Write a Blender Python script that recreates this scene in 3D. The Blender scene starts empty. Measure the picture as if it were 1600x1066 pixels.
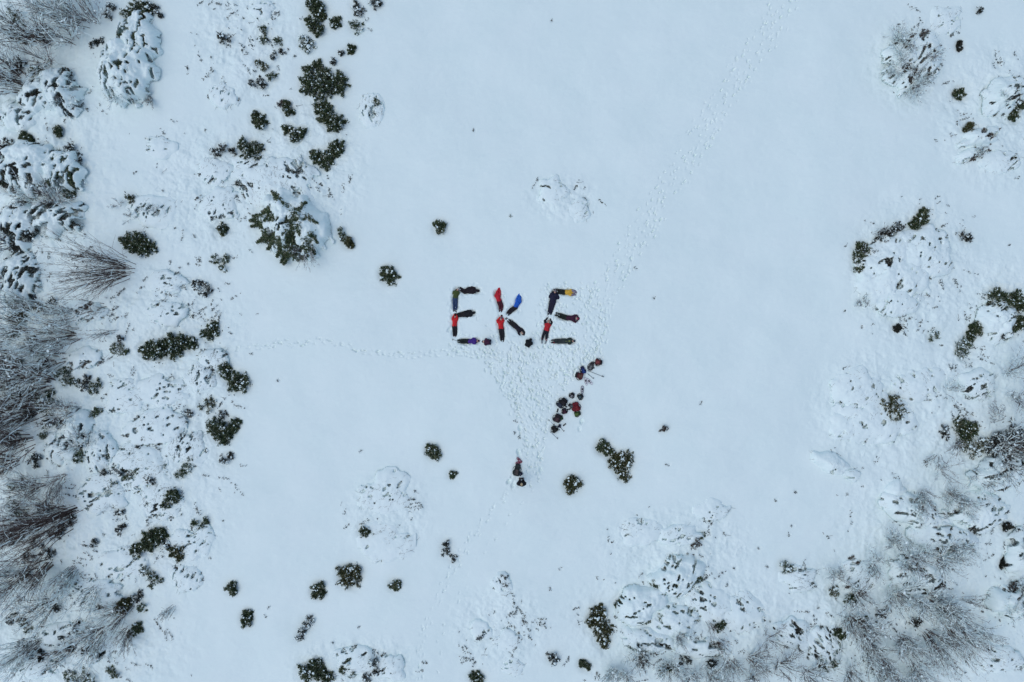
import bpy, bmesh, math, random, re
import numpy as np
from mathutils import Vector, Matrix

# ------------------------------------------------------------------ camera, world, sun
sc = bpy.context.scene
COL = sc.collection
PXM = 22.0                                   # photograph pixels per metre on the snow
HC = (1600 / PXM) / (36.0 / 24.0)            # flying height of the camera above the snow
cam_d = bpy.data.cameras.new("camera"); cam = bpy.data.objects.new("camera", cam_d); COL.objects.link(cam)
cam.location = (0, 0, HC); cam.rotation_euler = (0, 0, 0)
cam_d.lens = 24.0; cam_d.sensor_width = 36.0; cam_d.clip_start = 0.5; cam_d.clip_end = 5000
sc.camera = cam
SUN_EL, SUN_AZ = 66.0, 250.0
w = bpy.data.worlds.new("World"); sc.world = w; w.use_nodes = True
nt = w.node_tree; nt.nodes.clear()
sky = nt.nodes.new("ShaderNodeTexSky"); sky.sky_type = 'NISHITA'; sky.sun_disc = False
sky.sun_elevation = math.radians(SUN_EL); sky.sun_rotation = math.radians(SUN_AZ)
sky.air_density = 1.0; sky.dust_density = 2.2; sky.ozone_density = 1.0; sky.altitude = 300
bg = nt.nodes.new("ShaderNodeBackground"); bg.inputs[1].default_value = 0.15
wo = nt.nodes.new("ShaderNodeOutputWorld")
nt.links.new(sky.outputs[0], bg.inputs[0]); nt.links.new(bg.outputs[0], wo.inputs[0])
sd = bpy.data.lights.new("sun", 'SUN'); sd.energy = 0.65; sd.angle = math.radians(70); sd.color = (1.0, 0.98, 0.90)
sun = bpy.data.objects.new("sun", sd); COL.objects.link(sun)
_e, _a = math.radians(SUN_EL), math.radians(SUN_AZ)
sdir = Vector((math.sin(_a) * math.cos(_e), math.cos(_a) * math.cos(_e), math.sin(_e)))
sun.rotation_euler = sdir.to_track_quat('Z', 'Y').to_euler(); sun.location = sdir * 60
sc.view_settings.view_transform = 'Standard'; sc.view_settings.look = 'None'
sc.view_settings.gamma = 1.0; sc.view_settings.use_curve_mapping = False
sc.view_settings.exposure = 0.05

rng = np.random.default_rng(7)
random.seed(7)

def P(px, py, z=0.0):
    """ground position of something seen at that photo pixel when it is z metres high"""
    k = (1 - z / HC)
    return ((px - 800) / PXM * k, -(py - 533) / PXM * k)

# ------------------------------------------------------------------ materials
def mat(name, rough=0.7):
    m = bpy.data.materials.new(name); m.use_nodes = True
    b = m.node_tree.nodes["Principled BSDF"]; b.inputs["Roughness"].default_value = rough
    return m, m.node_tree, b

def snow_mat(name, base=(0.740, 0.865, 0.845), bump=0.25, scale=14):
    m, t, b = mat(name, 0.55)
    n = t.nodes.new("ShaderNodeTexNoise"); n.inputs["Scale"].default_value = 0.35; n.inputs["Detail"].default_value = 6
    tc = t.nodes.new("ShaderNodeTexCoord"); t.links.new(tc.outputs["Object"], n.inputs["Vector"])
    r = t.nodes.new("ShaderNodeValToRGB")
    r.color_ramp.elements[0].position = 0.3; r.color_ramp.elements[1].position = 0.7
    r.color_ramp.elements[0].color = (base[0] * 0.965, base[1] * 0.985, base[2] * 0.985, 1)
    r.color_ramp.elements[1].color = (base[0] * 1.01, base[1] * 1.01, base[2] * 1.01, 1)
    t.links.new(n.outputs[0], r.inputs[0]); t.links.new(r.outputs[0], b.inputs["Base Color"])
    n2 = t.nodes.new("ShaderNodeTexNoise"); n2.inputs["Scale"].default_value = scale; n2.inputs["Detail"].default_value = 8
    n2.inputs["Roughness"].default_value = 0.7
    t.links.new(tc.outputs["Object"], n2.inputs["Vector"])
    bp = t.nodes.new("ShaderNodeBump"); bp.inputs["Strength"].default_value = bump; bp.inputs["Distance"].default_value = 0.03
    t.links.new(n2.outputs[0], bp.inputs["Height"]); t.links.new(bp.outputs[0], b.inputs["Normal"])
    b.inputs["Specular IOR Level"].default_value = 0.25
    return m

def island_mat(name, stops, rough=0.6, spec=0.25):
    m, t, b = mat(name, rough)
    g = t.nodes.new("ShaderNodeNewGeometry"); r = t.nodes.new("ShaderNodeValToRGB")
    e = r.color_ramp.elements
    e[0].position, e[0].color = stops[0][0], (*stops[0][1], 1)
    e[1].position, e[1].color = stops[-1][0], (*stops[-1][1], 1)
    for p, c in stops[1:-1]:
        x = e.new(p); x.color = (*c, 1)
    t.links.new(g.outputs["Random Per Island"], r.inputs[0])
    t.links.new(r.outputs[0], b.inputs["Base Color"]); b.inputs["Specular IOR Level"].default_value = spec
    return m

M = {}
M['ground'] = snow_mat("ground_snow", bump=0.35, scale=6)
M['snow'] = snow_mat("settled_snow", base=(0.755, 0.875, 0.860), bump=0.35, scale=9)
M['leaf'] = island_mat("evergreen_leaf", [(0, (0.014, 0.028, 0.013)), (0.45, (0.036, 0.066, 0.028)), (0.78, (0.080, 0.118, 0.050)),
                                          (0.90, (0.17, 0.185, 0.105)), (1, (0.42, 0.42, 0.33))])
M['leaf_olive'] = island_mat("olive_leaf", [(0, (0.020, 0.030, 0.012)), (0.4, (0.052, 0.068, 0.025)), (0.75, (0.098, 0.110, 0.044)),
                                            (0.92, (0.15, 0.135, 0.07)), (1, (0.30, 0.27, 0.18))])
M['leaf_dark'] = island_mat("dark_leaf", [(0, (0.012, 0.018, 0.014)), (0.6, (0.030, 0.038, 0.028)), (0.9, (0.06, 0.055, 0.045)), (1, (0.13, 0.12, 0.10))])
M['leaf_brown'] = island_mat("withered_leaf", [(0, (0.03, 0.025, 0.02)), (0.6, (0.07, 0.055, 0.045)), (1, (0.17, 0.15, 0.12))])
M['twig'] = island_mat("twig_bark", [(0, (0.038, 0.026, 0.022)), (0.6, (0.098, 0.072, 0.062)), (1, (0.20, 0.16, 0.14))], 0.8)
M['twig_grey'] = island_mat("grey_twig_bark", [(0, (0.08, 0.072, 0.070)), (0.6, (0.17, 0.15, 0.145)), (1, (0.32, 0.29, 0.27))], 0.8)
M['bark'] = island_mat("bark", [(0, (0.035, 0.028, 0.024)), (1, (0.09, 0.075, 0.065))], 0.9)

def cloth(name, c, rough=0.75, bump=0.5):
    if name in M: return M[name]
    m, t, b = mat(name, rough); b.inputs['Specular IOR Level'].default_value = .18
    n = t.nodes.new("ShaderNodeTexNoise"); n.inputs["Scale"].default_value = 9; n.inputs["Detail"].default_value = 5
    tc = t.nodes.new("ShaderNodeTexCoord"); t.links.new(tc.outputs["Object"], n.inputs["Vector"])
    r = t.nodes.new("ShaderNodeValToRGB"); r.color_ramp.elements[0].position = 0.3; r.color_ramp.elements[1].position = 0.75
    r.color_ramp.elements[0].color = (c[0] * .7, c[1] * .7, c[2] * .7, 1); r.color_ramp.elements[1].color = (min(1, c[0] * 1.25 + .004), min(1, c[1] * 1.25 + .004), min(1, c[2] * 1.25 + .004), 1)
    t.links.new(n.outputs[0], r.inputs[0]); t.links.new(r.outputs[0], b.inputs["Base Color"])
    bp = t.nodes.new("ShaderNodeBump"); bp.inputs["Strength"].default_value = bump; bp.inputs["Distance"].default_value = 0.02
    t.links.new(n.outputs[0], bp.inputs["Height"]); t.links.new(bp.outputs[0], b.inputs["Normal"])
    M[name] = m
    return m
SKIN = cloth("skin", (0.55, 0.36, 0.27), 0.5, 0.1)

# ------------------------------------------------------------------ object helpers
def tag(o, label=None, cat=None, group=None, kind=None):
    if label: o['label'] = label
    if cat: o['category'] = cat
    if group: o['group'] = group
    if kind: o['kind'] = kind
    return o

def empty(name, loc, rz=0):
    o = bpy.data.objects.new(name, None); COL.objects.link(o)
    o.location = loc; o.rotation_euler = (0, 0, rz); o.empty_display_size = 0.3
    return o

def mesh_np(name, V, F, material, parent=None, smooth=False, loc=(0, 0, 0), midx=None):
    """V (n,3), F list of face index arrays all the same width or list of such arrays"""
    if not isinstance(F, (list, tuple)): F = [F]
    me = bpy.data.meshes.new(name)
    V = np.asarray(V, dtype=np.float32)
    me.vertices.add(len(V)); me.vertices.foreach_set('co', V.ravel())
    F = [np.asarray(f, dtype=np.int32) for f in F if len(f)]
    tot = sum(f.size for f in F); nf = sum(len(f) for f in F)
    me.loops.add(tot); me.polygons.add(nf)
    me.loops.foreach_set('vertex_index', np.concatenate([f.ravel() for f in F]))
    lens = np.concatenate([np.full(len(f), f.shape[1], dtype=np.int32) for f in F])
    starts = np.concatenate([[0], np.cumsum(lens)[:-1]]).astype(np.int32)
    me.polygons.foreach_set('loop_start', starts)
    me.polygons.foreach_set('use_smooth', np.full(nf, smooth))
    me.update(calc_edges=True)
    for m_ in (material if isinstance(material, (list, tuple)) else [material]): me.materials.append(m_)
    if midx is not None: me.polygons.foreach_set('material_index', np.asarray(midx, dtype=np.int32))
    o = bpy.data.objects.new(name, me); COL.objects.link(o); o.location = loc
    if parent: o.parent = parent
    return o

# ------------------------------------------------------------------ noise
_T = np.random.default_rng(11).random((256, 256))
def vnoise(x, y, seed=0):
    x = np.asarray(x, float) + seed * 17.31; y = np.asarray(y, float) + seed * 9.77
    xi = np.floor(x).astype(int); yi = np.floor(y).astype(int); fx = x - xi; fy = y - yi
    fx = fx * fx * fx * (fx * (fx * 6 - 15) + 10); fy = fy * fy * fy * (fy * (fy * 6 - 15) + 10)
    a = _T[xi & 255, yi & 255]; b = _T[(xi + 1) & 255, yi & 255]; c = _T[xi & 255, (yi + 1) & 255]; d = _T[(xi + 1) & 255, (yi + 1) & 255]
    return (a * (1 - fx) + b * fx) * (1 - fy) + (c * (1 - fx) + d * fx) * fy * 1.0
def fbm(x, y, s, o=4, seed=0, g=0.5):
    t = 0; a = 1; n = 0
    c, sn = math.cos(0.6), math.sin(0.6)
    for i in range(o):
        t = t + a * (vnoise(x / s, y / s, seed + i * 3) - 0.5); n += a; a *= g; s *= 0.5
        x, y = c * x - sn * y, sn * x + c * y
    return t / n * 2

# ------------------------------------------------------------------ plant tables (photo pixels)
# evergreen shrubs: list of lobes (px, py, r px), flag: d dense, s sparse; snow 0..1; tone
GREEN = [
 ([(492,8,13),(500,18,10)],'d',.3,'leaf'), ([(488,36,12),(498,45,9)],'d',.3,'leaf'), ([(523,32,9)],'d',.3,'leaf'),
 ([(562,17,9),(555,6,6)],'s',.6,'leaf_dark'), ([(585,5,8),(592,3,6)],'s',.5,'leaf_dark'), ([(560,43,9),(552,38,5)],'s',.6,'leaf'),
 ([(472,62,9),(484,72,9),(478,66,8)],'s',.8,'leaf'), ([(549,76,6)],'d',.2,'leaf'), ([(521,95,5),(533,84,3)],'s',.3,'leaf_dark'),
 ([(484,128,19),(505,132,19),(527,126,17),(480,106,8),(497,101,7),(508,118,12)],'d',.35,'leaf'),
 ([(500,166,9),(510,178,14),(522,190,14)],'d',.4,'leaf'),
 ([(397,180,7),(405,189,11)],'d',.3,'leaf'), ([(450,172,8),(447,162,5)],'d',.3,'leaf'), ([(437,160,4)],'s',.2,'leaf_brown'),
 ([(449,200,7),(458,212,9),(470,206,7)],'d',.6,'leaf'), ([(378,225,11),(388,236,14),(398,228,8)],'d',.6,'leaf'),
 ([(492,242,10),(508,250,12),(524,228,11),(515,238,9)],'d',.4,'leaf'), ([(335,236,8),(345,230,7),(360,238,6)],'s',.2,'leaf_dark'),
 ([(411,46,7),(412,62,5)],'s',.3,'leaf'), ([(432,64,7)],'s',.3,'leaf'), ([(352,62,8),(345,58,6)],'s',.3,'leaf_dark'),
 ([(428,86,6),(441,80,4)],'s',.3,'leaf_dark'), ([(405,96,6),(414,104,7)],'s',.4,'leaf_olive'), ([(424,118,7)],'s',.3,'leaf'),
 ([(404,124,7),(393,130,5),(411,132,5)],'s',.3,'leaf_dark'), ([(590,162,5),(584,157,4)],'s',.1,'leaf'),
 ([(196,376,13),(212,374,15),(226,388,12),(208,388,12)],'d',.05,'leaf'),
 ([(201,309,8),(206,315,5)],'s',.2,'leaf_olive'), ([(344,356,9)],'d',.3,'leaf'), ([(333,404,7),(346,414,8),(354,404,6)],'s',.4,'leaf'),
 ([(303,444,7),(313,451,11),(321,458,6)],'s',.5,'leaf_dark'), ([(532,361,6),(535,370,5)],'s',.4,'leaf'), ([(544,379,7)],'d',.1,'leaf_olive'),
 ([(607,431,13),(601,425,8)],'d',.5,'leaf'), ([(686,354,9)],'d',.2,'leaf'),
 ([(225,548,11),(243,546,16),(262,540,18),(280,534,13),(296,537,9)],'d',.4,'leaf'),
 ([(320,521,10),(329,515,10)],'d',.6,'leaf'), ([(181,545,10),(193,548,6)],'s',.1,'leaf'), ([(188,530,5)],'s',.1,'leaf_dark'),
 ([(101,595,9),(110,598,7)],'s',.3,'leaf'), ([(143,604,9),(150,599,7),(140,614,6)],'s',.2,'leaf'), ([(124,602,9),(130,593,7)],'s',.3,'leaf_dark'),
 ([(346,575,11),(352,585,9)],'d',.6,'leaf'), ([(367,592,13),(376,602,11),(362,602,10)],'d',.5,'leaf'),
 ([(319,636,10),(327,630,8)],'s',.3,'leaf_olive'), ([(287,651,11)],'s',.3,'leaf_dark'),
 ([(335,671,15),(346,682,13),(357,672,10),(366,662,7)],'d',.4,'leaf'), ([(346,649,7)],'s',.3,'leaf_dark'), ([(349,718,8),(358,712,5)],'s',.7,'leaf_dark'),
 ([(267,782,12),(271,774,9),(259,789,7)],'d',.2,'leaf'), ([(289,733,8),(279,742,7),(296,716,6)],'s',.4,'leaf'),
 ([(238,753,6),(234,745,5)],'s',.4,'leaf_dark'), ([(218,697,6),(211,707,5),(226,685,4)],'s',.3,'leaf_dark'),
 ([(240,842,13),(228,850,15),(212,862,10),(250,836,9)],'d',.1,'leaf'), ([(274,861,12),(281,869,8)],'d',.2,'leaf_olive'), ([(259,853,8)],'s',.8,'leaf_dark'),
 ([(224,893,8),(236,901,9),(232,911,9),(248,906,7)],'s',.3,'leaf'), ([(187,950,12),(196,944,7)],'d',.3,'leaf_olive'), ([(209,936,8),(216,929,5)],'s',.3,'leaf_dark'),
 ([(219,952,7)],'s',.2,'leaf'), ([(212,983,8)],'d',.4,'leaf'), ([(202,994,7)],'s',.4,'leaf_olive'), ([(109,1058,9),(125,1062,14),(142,1064,9)],'s',.7,'leaf'),
 ([(184,798,8)],'s',.2,'leaf_dark'), ([(182,832,6),(190,826,5)],'s',.3,'leaf_dark'), ([(143,850,6)],'s',.3,'leaf_dark'),
 ([(304,818,5),(316,824,6),(322,813,5)],'s',.3,'leaf'),
 ([(677,708,11),(674,702,8)],'d',.4,'leaf'), ([(707,742,5)],'d',.1,'leaf'), ([(896,762,13),(893,755,9)],'d',.5,'leaf_olive'),
 ([(944,698,10),(951,706,9),(938,702,6)],'d',.4,'leaf'), ([(965,718,12),(980,722,13),(972,735,11),(978,746,9),(962,726,9)],'d',.7,'leaf_olive'),
 ([(537,895,12),(553,895,13),(553,911,12),(538,911,12),(545,903,14)],'d',.45,'leaf_olive'),
 ([(496,922,10),(492,930,6),(502,930,6)],'d',.5,'leaf'), ([(616,914,8)],'d',.5,'leaf'), ([(569,830,8),(578,833,5)],'d',.5,'leaf'),
 ([(362,921,9)],'d',.3,'leaf'), ([(386,962,8),(384,972,8)],'d',.5,'leaf'), ([(481,975,9),(474,985,8),(467,998,6)],'s',.5,'leaf_dark'),
 ([(475,1055,13),(494,1048,15),(508,1060,11)],'d',.5,'leaf'), ([(543,1036,8),(535,1048,5),(552,1052,6)],'s',.6,'leaf'),
 ([(583,1032,8),(590,1046,7),(575,1058,6)],'s',.7,'leaf_dark'), ([(742,1060,8),(748,1063,7)],'d',.5,'leaf'),
 ([(697,848,6),(695,862,6),(707,872,5)],'s',.4,'leaf_dark'), ([(936,960,11),(930,972,12),(941,984,14),(943,999,9),(944,1010,5)],'d',.7,'leaf_olive'),
 ([(866,1030,9),(860,1027,5)],'s',.7,'leaf_dark'), ([(1037,670,5)],'s',.2,'leaf_brown'), ([(1124,977,8)],'d',.3,'leaf'), ([(750,993,6)],'s',.3,'leaf_dark'),
 ([(786,902,5),(791,912,4)],'s',.4,'leaf_dark'), ([(1396,636,18),(1400,650,13),(1380,640,10)],'d',.4,'leaf_olive'),
 ([(1412,643,6)],'s',.6,'leaf'), ([(1505,142,9),(1500,144,5)],'d',.1,'leaf'), ([(1586,166,9),(1585,180,8),(1594,163,7)],'d',.2,'leaf'),
 ([(1516,200,8)],'d',.2,'leaf_olive'), ([(1502,73,4),(1503,66,3)],'d',.1,'leaf_dark'), ([(1532,14,4)],'s',.1,'leaf_dark'),
 ([(1562,463,13),(1570,475,13),(1556,477,10)],'d',.5,'leaf'), ([(1590,466,11),(1598,476,10)],'d',.5,'leaf'), ([(1588,508,12),(1598,502,10)],'d',.3,'leaf'),
 ([(1528,514,10),(1521,524,7)],'d',.2,'leaf'), ([(1510,541,12),(1505,552,8),(1518,534,8)],'s',.4,'leaf'), ([(1461,525,8)],'s',.4,'leaf'),
 ([(1560,526,6)],'s',.4,'leaf_dark'), ([(1349,387,10),(1341,398,7),(1346,409,10),(1342,420,7)],'d',.3,'leaf'),
 ([(1438,347,10),(1444,334,7),(1430,350,8)],'d',.3,'leaf'), ([(1386,370,10),(1376,380,9)],'d',.4,'leaf_dark'), ([(1408,354,7),(1397,360,6)],'s',.4,'leaf_dark'), ([(1362,392,6)],'s',.4,'leaf_dark'), ([(1462,365,4)],'s',.1,'leaf'),
 ([(1507,371,7),(1515,373,5)],'s',.5,'leaf_dark'), ([(1402,513,4)],'d',.0,'leaf_dark'),
 ([(1506,666,14),(1522,670,13),(1514,680,14)],'d',.3,'leaf'), ([(1512,694,13),(1524,705,14),(1536,694,10)],'s',.7,'leaf_olive'),
 ([(1553,700,15),(1566,712,12),(1560,688,12)],'s',.8,'leaf_dark'), ([(1583,690,16),(1598,700,14),(1590,676,12)],'s',.5,'leaf_dark'),
 ([(1477,672,7),(1480,682,5)],'s',.6,'leaf_dark'), ([(1227,887,9),(1236,891,6)],'s',.7,'leaf'), ([(1088,849,8)],'s',.3,'leaf_brown'), ([(1098,840,5)],'s',.3,'leaf'),
 ([(1027,911,8),(1033,906,6)],'d',.2,'leaf'), ([(1049,903,9),(1054,910,6)],'d',.4,'leaf'), ([(984,934,6),(990,937,5)],'d',.1,'leaf'), ([(968,947,6)],'d',.1,'leaf'),
 ([(910,1038,6),(917,1042,6)],'d',.2,'leaf'), ([(1307,927,8)],'s',.3,'leaf_olive'), ([(1348,970,7)],'s',.2,'leaf_olive'), ([(1307,991,9),(1316,993,6)],'d',.2,'leaf'),
 ([(1290,1042,8),(1303,1038,8)],'s',.2,'leaf'), ([(1372,1052,7),(1388,1056,6)],'s',.2,'leaf_dark'), ([(1573,822,6)],'d',.2,'leaf_dark'), ([(1590,834,6)],'d',.2,'leaf_dark'),
 ([(1568,882,6),(1573,874,5)],'d',.0,'leaf_dark'),
 ([(37,212,7),(44,220,8),(51,232,8)],'d',.1,'leaf'), ([(90,205,7)],'d',.1,'leaf'), ([(9,226,12),(5,236,8)],'s',.1,'leaf_dark'),
 ([(110,228,6),(114,240,8),(122,254,7)],'s',.4,'leaf_dark'), ([(221,72,10),(223,88,9),(218,60,6),(226,100,5)],'d',.2,'leaf'),
 ([(218,8,14),(205,22,12),(225,20,9)],'d',.9,'leaf'), ([(172,8,7),(167,22,7)],'s',.5,'leaf_dark'), ([(195,18,8)],'s',.6,'leaf'), ([(238,12,8),(248,20,5)],'s',.4,'leaf_dark'),
 ([(60,46,12),(70,58,9)],'s',.2,'leaf_dark'), ([(18,16,10),(24,30,9)],'s',.4,'leaf'), ([(20,52,8),(34,60,7)],'s',.3,'leaf_dark'), ([(143,67,6),(155,62,5)],'s',.2,'leaf_dark'),
 ([(8,280,12),(16,276,9)],'d',.2,'leaf'), ([(105,300,9),(112,305,7)],'s',.2,'leaf'), ([(116,285,8),(110,276,6)],'s',.3,'leaf_dark'), ([(60,296,9),(68,288,7)],'s',.5,'leaf'),
 ([(50,350,9),(54,364,8),(46,340,7)],'s',.5,'leaf_dark'), ([(24,392,12),(30,404,9)],'s',.5,'leaf_dark'), ([(88,338,10),(80,346,8)],'s',.5,'leaf_olive'),
 ([(25,478,12),(32,486,8)],'s',.3,'leaf_olive'), ([(55,480,9)],'s',.5,'leaf_olive'), ([(80,472,7),(76,486,7)],'s',.4,'leaf_dark'), ([(15,517,9),(22,520,7)],'s',.3,'leaf'),
 ([(14,610,13),(28,622,12),(10,630,10)],'s',.5,'leaf'), ([(48,612,12),(60,628,12),(70,640,10)],'s',.5,'leaf'), ([(75,616,7),(80,632,8)],'s',.3,'leaf'),
 ([(66,678,9),(72,692,7)],'s',.4,'leaf'), ([(88,662,7),(104,660,6)],'s',.3,'leaf_dark'), ([(142,645,6),(152,642,5)],'s',.2,'leaf'), ([(132,680,8),(128,694,7)],'s',.6,'leaf_dark'),
 ([(118,717,8),(126,710,7)],'s',.3,'leaf'), ([(172,710,6)],'s',.2,'leaf'), ([(178,735,8),(165,738,6),(192,738,5)],'s',.4,'leaf_dark'), ([(178,757,7)],'s',.2,'leaf'),
 ([(18,796,10),(30,804,9)],'s',.4,'leaf'), ([(110,814,9),(96,822,9)],'s',.5,'leaf_dark'), ([(52,852,9),(62,862,9)],'s',.5,'leaf_dark'),
 ([(74,868,9),(40,872,9)],'s',.5,'leaf_dark'), ([(88,950,6)],'s',.2,'leaf_dark'), ([(22,968,8),(12,972,6)],'s',.3,'leaf_dark'), ([(38,978,9)],'s',.4,'leaf'),
 ([(119,982,9),(102,993,8)],'s',.3,'leaf_dark'), ([(110,1012,6)],'d',.1,'leaf_dark'), ([(152,1020,7),(135,1016,5)],'d',.1,'leaf_dark'), ([(64,1024,7),(50,1022,6)],'d',.2,'leaf_dark'),
 ([(172,1048,7),(180,1054,5)],'s',.4,'leaf'), ([(35,1010,8)],'s',.3,'leaf_dark'),
]
GREEN += [([(a_, b_, r_), (a_ + r_ * .8, b_ - r_ * .5, r_ * .7)], 's', .35, t_) for a_, b_, r_, t_ in [(20,500,13,'leaf'),(42,541,12,'leaf_dark'),(14,574,14,'leaf'),(58,574,12,'leaf_dark'),(30,652,14,'leaf_dark'),(92,585,10,'leaf'),(8,690,12,'leaf_dark'),(48,722,10,'leaf_dark'),(20,762,11,'leaf'),(60,800,12,'leaf_dark'),(12,842,14,'leaf_dark'),(40,826,10,'leaf'),(30,902,12,'leaf_dark'),(80,838,10,'leaf_dark'),(10,420,12,'leaf_dark'),(10,338,12,'leaf'),(92,28,9,'leaf_dark'),(20,102,12,'leaf_dark'),(52,112,10,'leaf'),(70,660,9,'leaf_dark'),(1590,720,14,'leaf_dark'),(1560,752,10,'leaf_dark'),(1380,960,9,'leaf_dark'),(1430,975,8,'leaf_dark'),(1330,940,8,'leaf'),(1465,915,7,'leaf_dark'),(1000,1035,9,'leaf_dark'),(1070,1035,9,'leaf_dark'),(1040,1048,8,'leaf'),(1110,1040,7,'leaf_dark')]]
# snow covered bushes: px, py, rx px, ry px, angle deg, height m, cover, stretch dir deg, tone
SNOWY = [
 (196,112,42,52,10,2.6,.84,80,'leaf'), (97,142,30,36,30,2.0,.72,60,'leaf_dark'), (40,262,48,44,0,2.2,.66,60,'leaf_dark'),
 (98,268,30,34,20,1.6,.68,70,'leaf'), (84,340,44,26,10,1.8,.55,30,'leaf_dark'), (30,350,30,40,0,1.6,.66,70,'leaf_dark'),
 (455,352,56,50,-40,2.6,.80,60,'leaf'), (430,290,60,40,10,.9,.88,120,'leaf_dark'), (215,60,30,40,0,2.0,.76,80,'leaf'),
 (388,262,30,22,0,.5,.90,20,'leaf_dark'), (580,172,20,28,0,.5,.90,100,'leaf_dark'), (409,14,20,16,0,.7,.95,0,'leaf_dark'),
 (862,298,24,22,0,.35,.97,150,'leaf_dark'), (905,330,18,20,0,.3,.98,40,'leaf_dark'),
 (605,772,40,34,0,.45,.97,40,'leaf_dark'), (600,850,44,30,0,.3,.985,30,'leaf_dark'),
 (1005,830,34,24,0,.55,.97,30,'leaf_dark'), (1062,838,34,18,0,.6,.92,20,'leaf_dark'), (1112,798,26,20,0,.4,.97,0,'leaf_dark'),
 (1055,905,46,28,20,1.5,.86,60,'leaf'), (1000,946,40,30,20,1.5,.90,20,'leaf'), (1050,972,44,26,-10,1.2,.84,-20,'leaf'), (1110,945,46,34,-20,.9,.93,-40,'leaf_dark'),
 (1010,1000,44,20,-10,1.0,.78,-20,'leaf_dark'), (1090,1010,50,20,-5,1.0,.76,-10,'leaf_dark'), (1160,960,40,30,0,.8,.92,-40,'leaf_dark'),
 (1392,428,56,54,20,1.1,.95,50,'leaf_dark'), (1440,398,42,40,0,1.0,.95,50,'leaf_dark'), (1400,472,34,20,0,.8,.93,60,'leaf_dark'),
 (1345,612,44,34,0,.9,.95,60,'leaf_dark'), (1370,655,62,36,0,.9,.96,40,'leaf_dark'), (1330,668,42,26,0,.9,.95,50,'leaf_dark'), (1440,600,40,30,0,.8,.95,-40,'leaf_dark'),
 (1298,724,32,15,-20,1.0,.98,-20,'leaf_brown'), (1400,766,18,16,0,.9,.96,70,'leaf_dark'), (1330,742,16,10,-20,.5,.88,-20,'leaf_brown'),
 (1414,100,32,46,0,1.0,.74,35,'leaf_brown'), (1440,90,30,40,0,1.0,.82,50,'leaf_brown'), (1530,215,30,16,20,1.0,.80,25,'leaf_brown'), (1520,240,30,10,20,.8,.66,20,'leaf_brown'),
 (1575,150,34,26,20,1.3,.84,30,'leaf_dark'), (1560,500,30,34,0,1.2,.92,20,'leaf_dark'), (1530,600,30,24,0,.9,.86,20,'leaf_dark'),
 (1430,800,54,26,-20,1.2,.80,-20,'leaf_brown'), (1470,840,50,30,-20,1.2,.80,-15,'leaf_brown'), (1530,800,44,30,0,1.2,.84,20,'leaf_dark'), (1560,740,44,26,20,1.8,.82,20,'leaf_dark'),
 (1440,900,56,36,-10,1.2,.84,10,'leaf_brown'), (1350,900,30,30,0,.7,.86,30,'leaf_brown'), (1250,905,30,20,0,.6,.90,0,'leaf_dark'), (1240,990,30,24,-30,.7,.84,-50,'leaf_dark'),
 (1290,1010,30,30,-50,.8,.80,-60,'leaf_dark'), (1560,1030,44,24,-10,.9,.90,-10,'leaf_dark'), (1575,940,30,26,20,1.6,.74,20,'leaf_brown'), (1590,870,20,40,0,1.2,.88,20,'leaf_dark'),
 (785,912,18,16,-30,.4,.96,-45,'leaf_dark'), (752,985,18,18,0,.3,.96,40,'leaf_dark'), (795,1000,24,18,0,.3,.96,20,'leaf_dark'), (800,1040,20,16,0,.3,.96,20,'leaf_dark'),
 (560,1030,34,24,0,.5,.92,20,'leaf_dark'), (610,1040,24,20,0,.5,.94,40,'leaf_dark'), (335,268,26,22,0,.4,.92,60,'leaf_dark'), (348,150,24,20,0,.4,.96,60,'leaf_dark'),
 (312,590,24,24,0,.7,.88,60,'leaf_dark'), (330,560,22,16,0,.6,.86,60,'leaf_dark'), (285,700,34,30,0,.6,.88,60,'leaf_dark'), (240,670,44,30,0,.6,.92,20,'leaf_dark'),
 (210,730,44,40,0,.8,.88,20,'leaf'), (250,780,34,30,0,.6,.90,40,'leaf_dark'), (160,770,36,30,0,.8,.88,20,'leaf_dark'), (155,700,26,34,0,1.0,.86,100,'leaf_dark'),
 (120,670,24,34,0,1.4,.84,80,'leaf_dark'), (250,610,44,26,0,.5,.94,20,'leaf_dark'), (190,620,34,26,0,.5,.95,20,'leaf_dark'), (130,560,30,18,0,.9,.80,30,'leaf_brown'),
 (300,850,34,26,0,.6,.92,20,'leaf_dark'), (190,880,44,26,0,.6,.92,30,'leaf_dark'), (290,900,24,24,0,.5,.92,60,'leaf_dark'), (150,930,40,24,0,.6,.90,40,'leaf_dark'),
 (260,440,30,20,0,.5,.93,20,'leaf_dark'), (255,490,34,20,0,.5,.92,20,'leaf_dark'), (130,490,34,18,10,.8,.86,20,'leaf_brown'), (240,330,40,26,0,.6,.92,60,'leaf_dark'),
 (340,320,30,26,0,.5,.93,60,'leaf_dark'), (160,1015,44,20,20,.8,.80,30,'leaf_dark'), (60,1040,50,20,0,.9,.86,30,'leaf_dark'), (90,990,44,16,20,.9,.80,30,'leaf_dark'),
 (30,440,34,40,0,1.6,.72,60,'leaf_dark'), (90,700,26,26,0,1.2,.80,60,'leaf_dark'), (60,150,36,30,0,1.4,.80,40,'leaf_dark'), (30,180,34,22,0,1.2,.86,40,'leaf_dark'),
 (250,230,24,20,0,.4,.95,0,'leaf_dark'), (1480,30,26,24,0,.5,.96,40,'leaf_dark'), (1560,250,34,18,0,.6,.93,20,'leaf_dark'),
]
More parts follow.
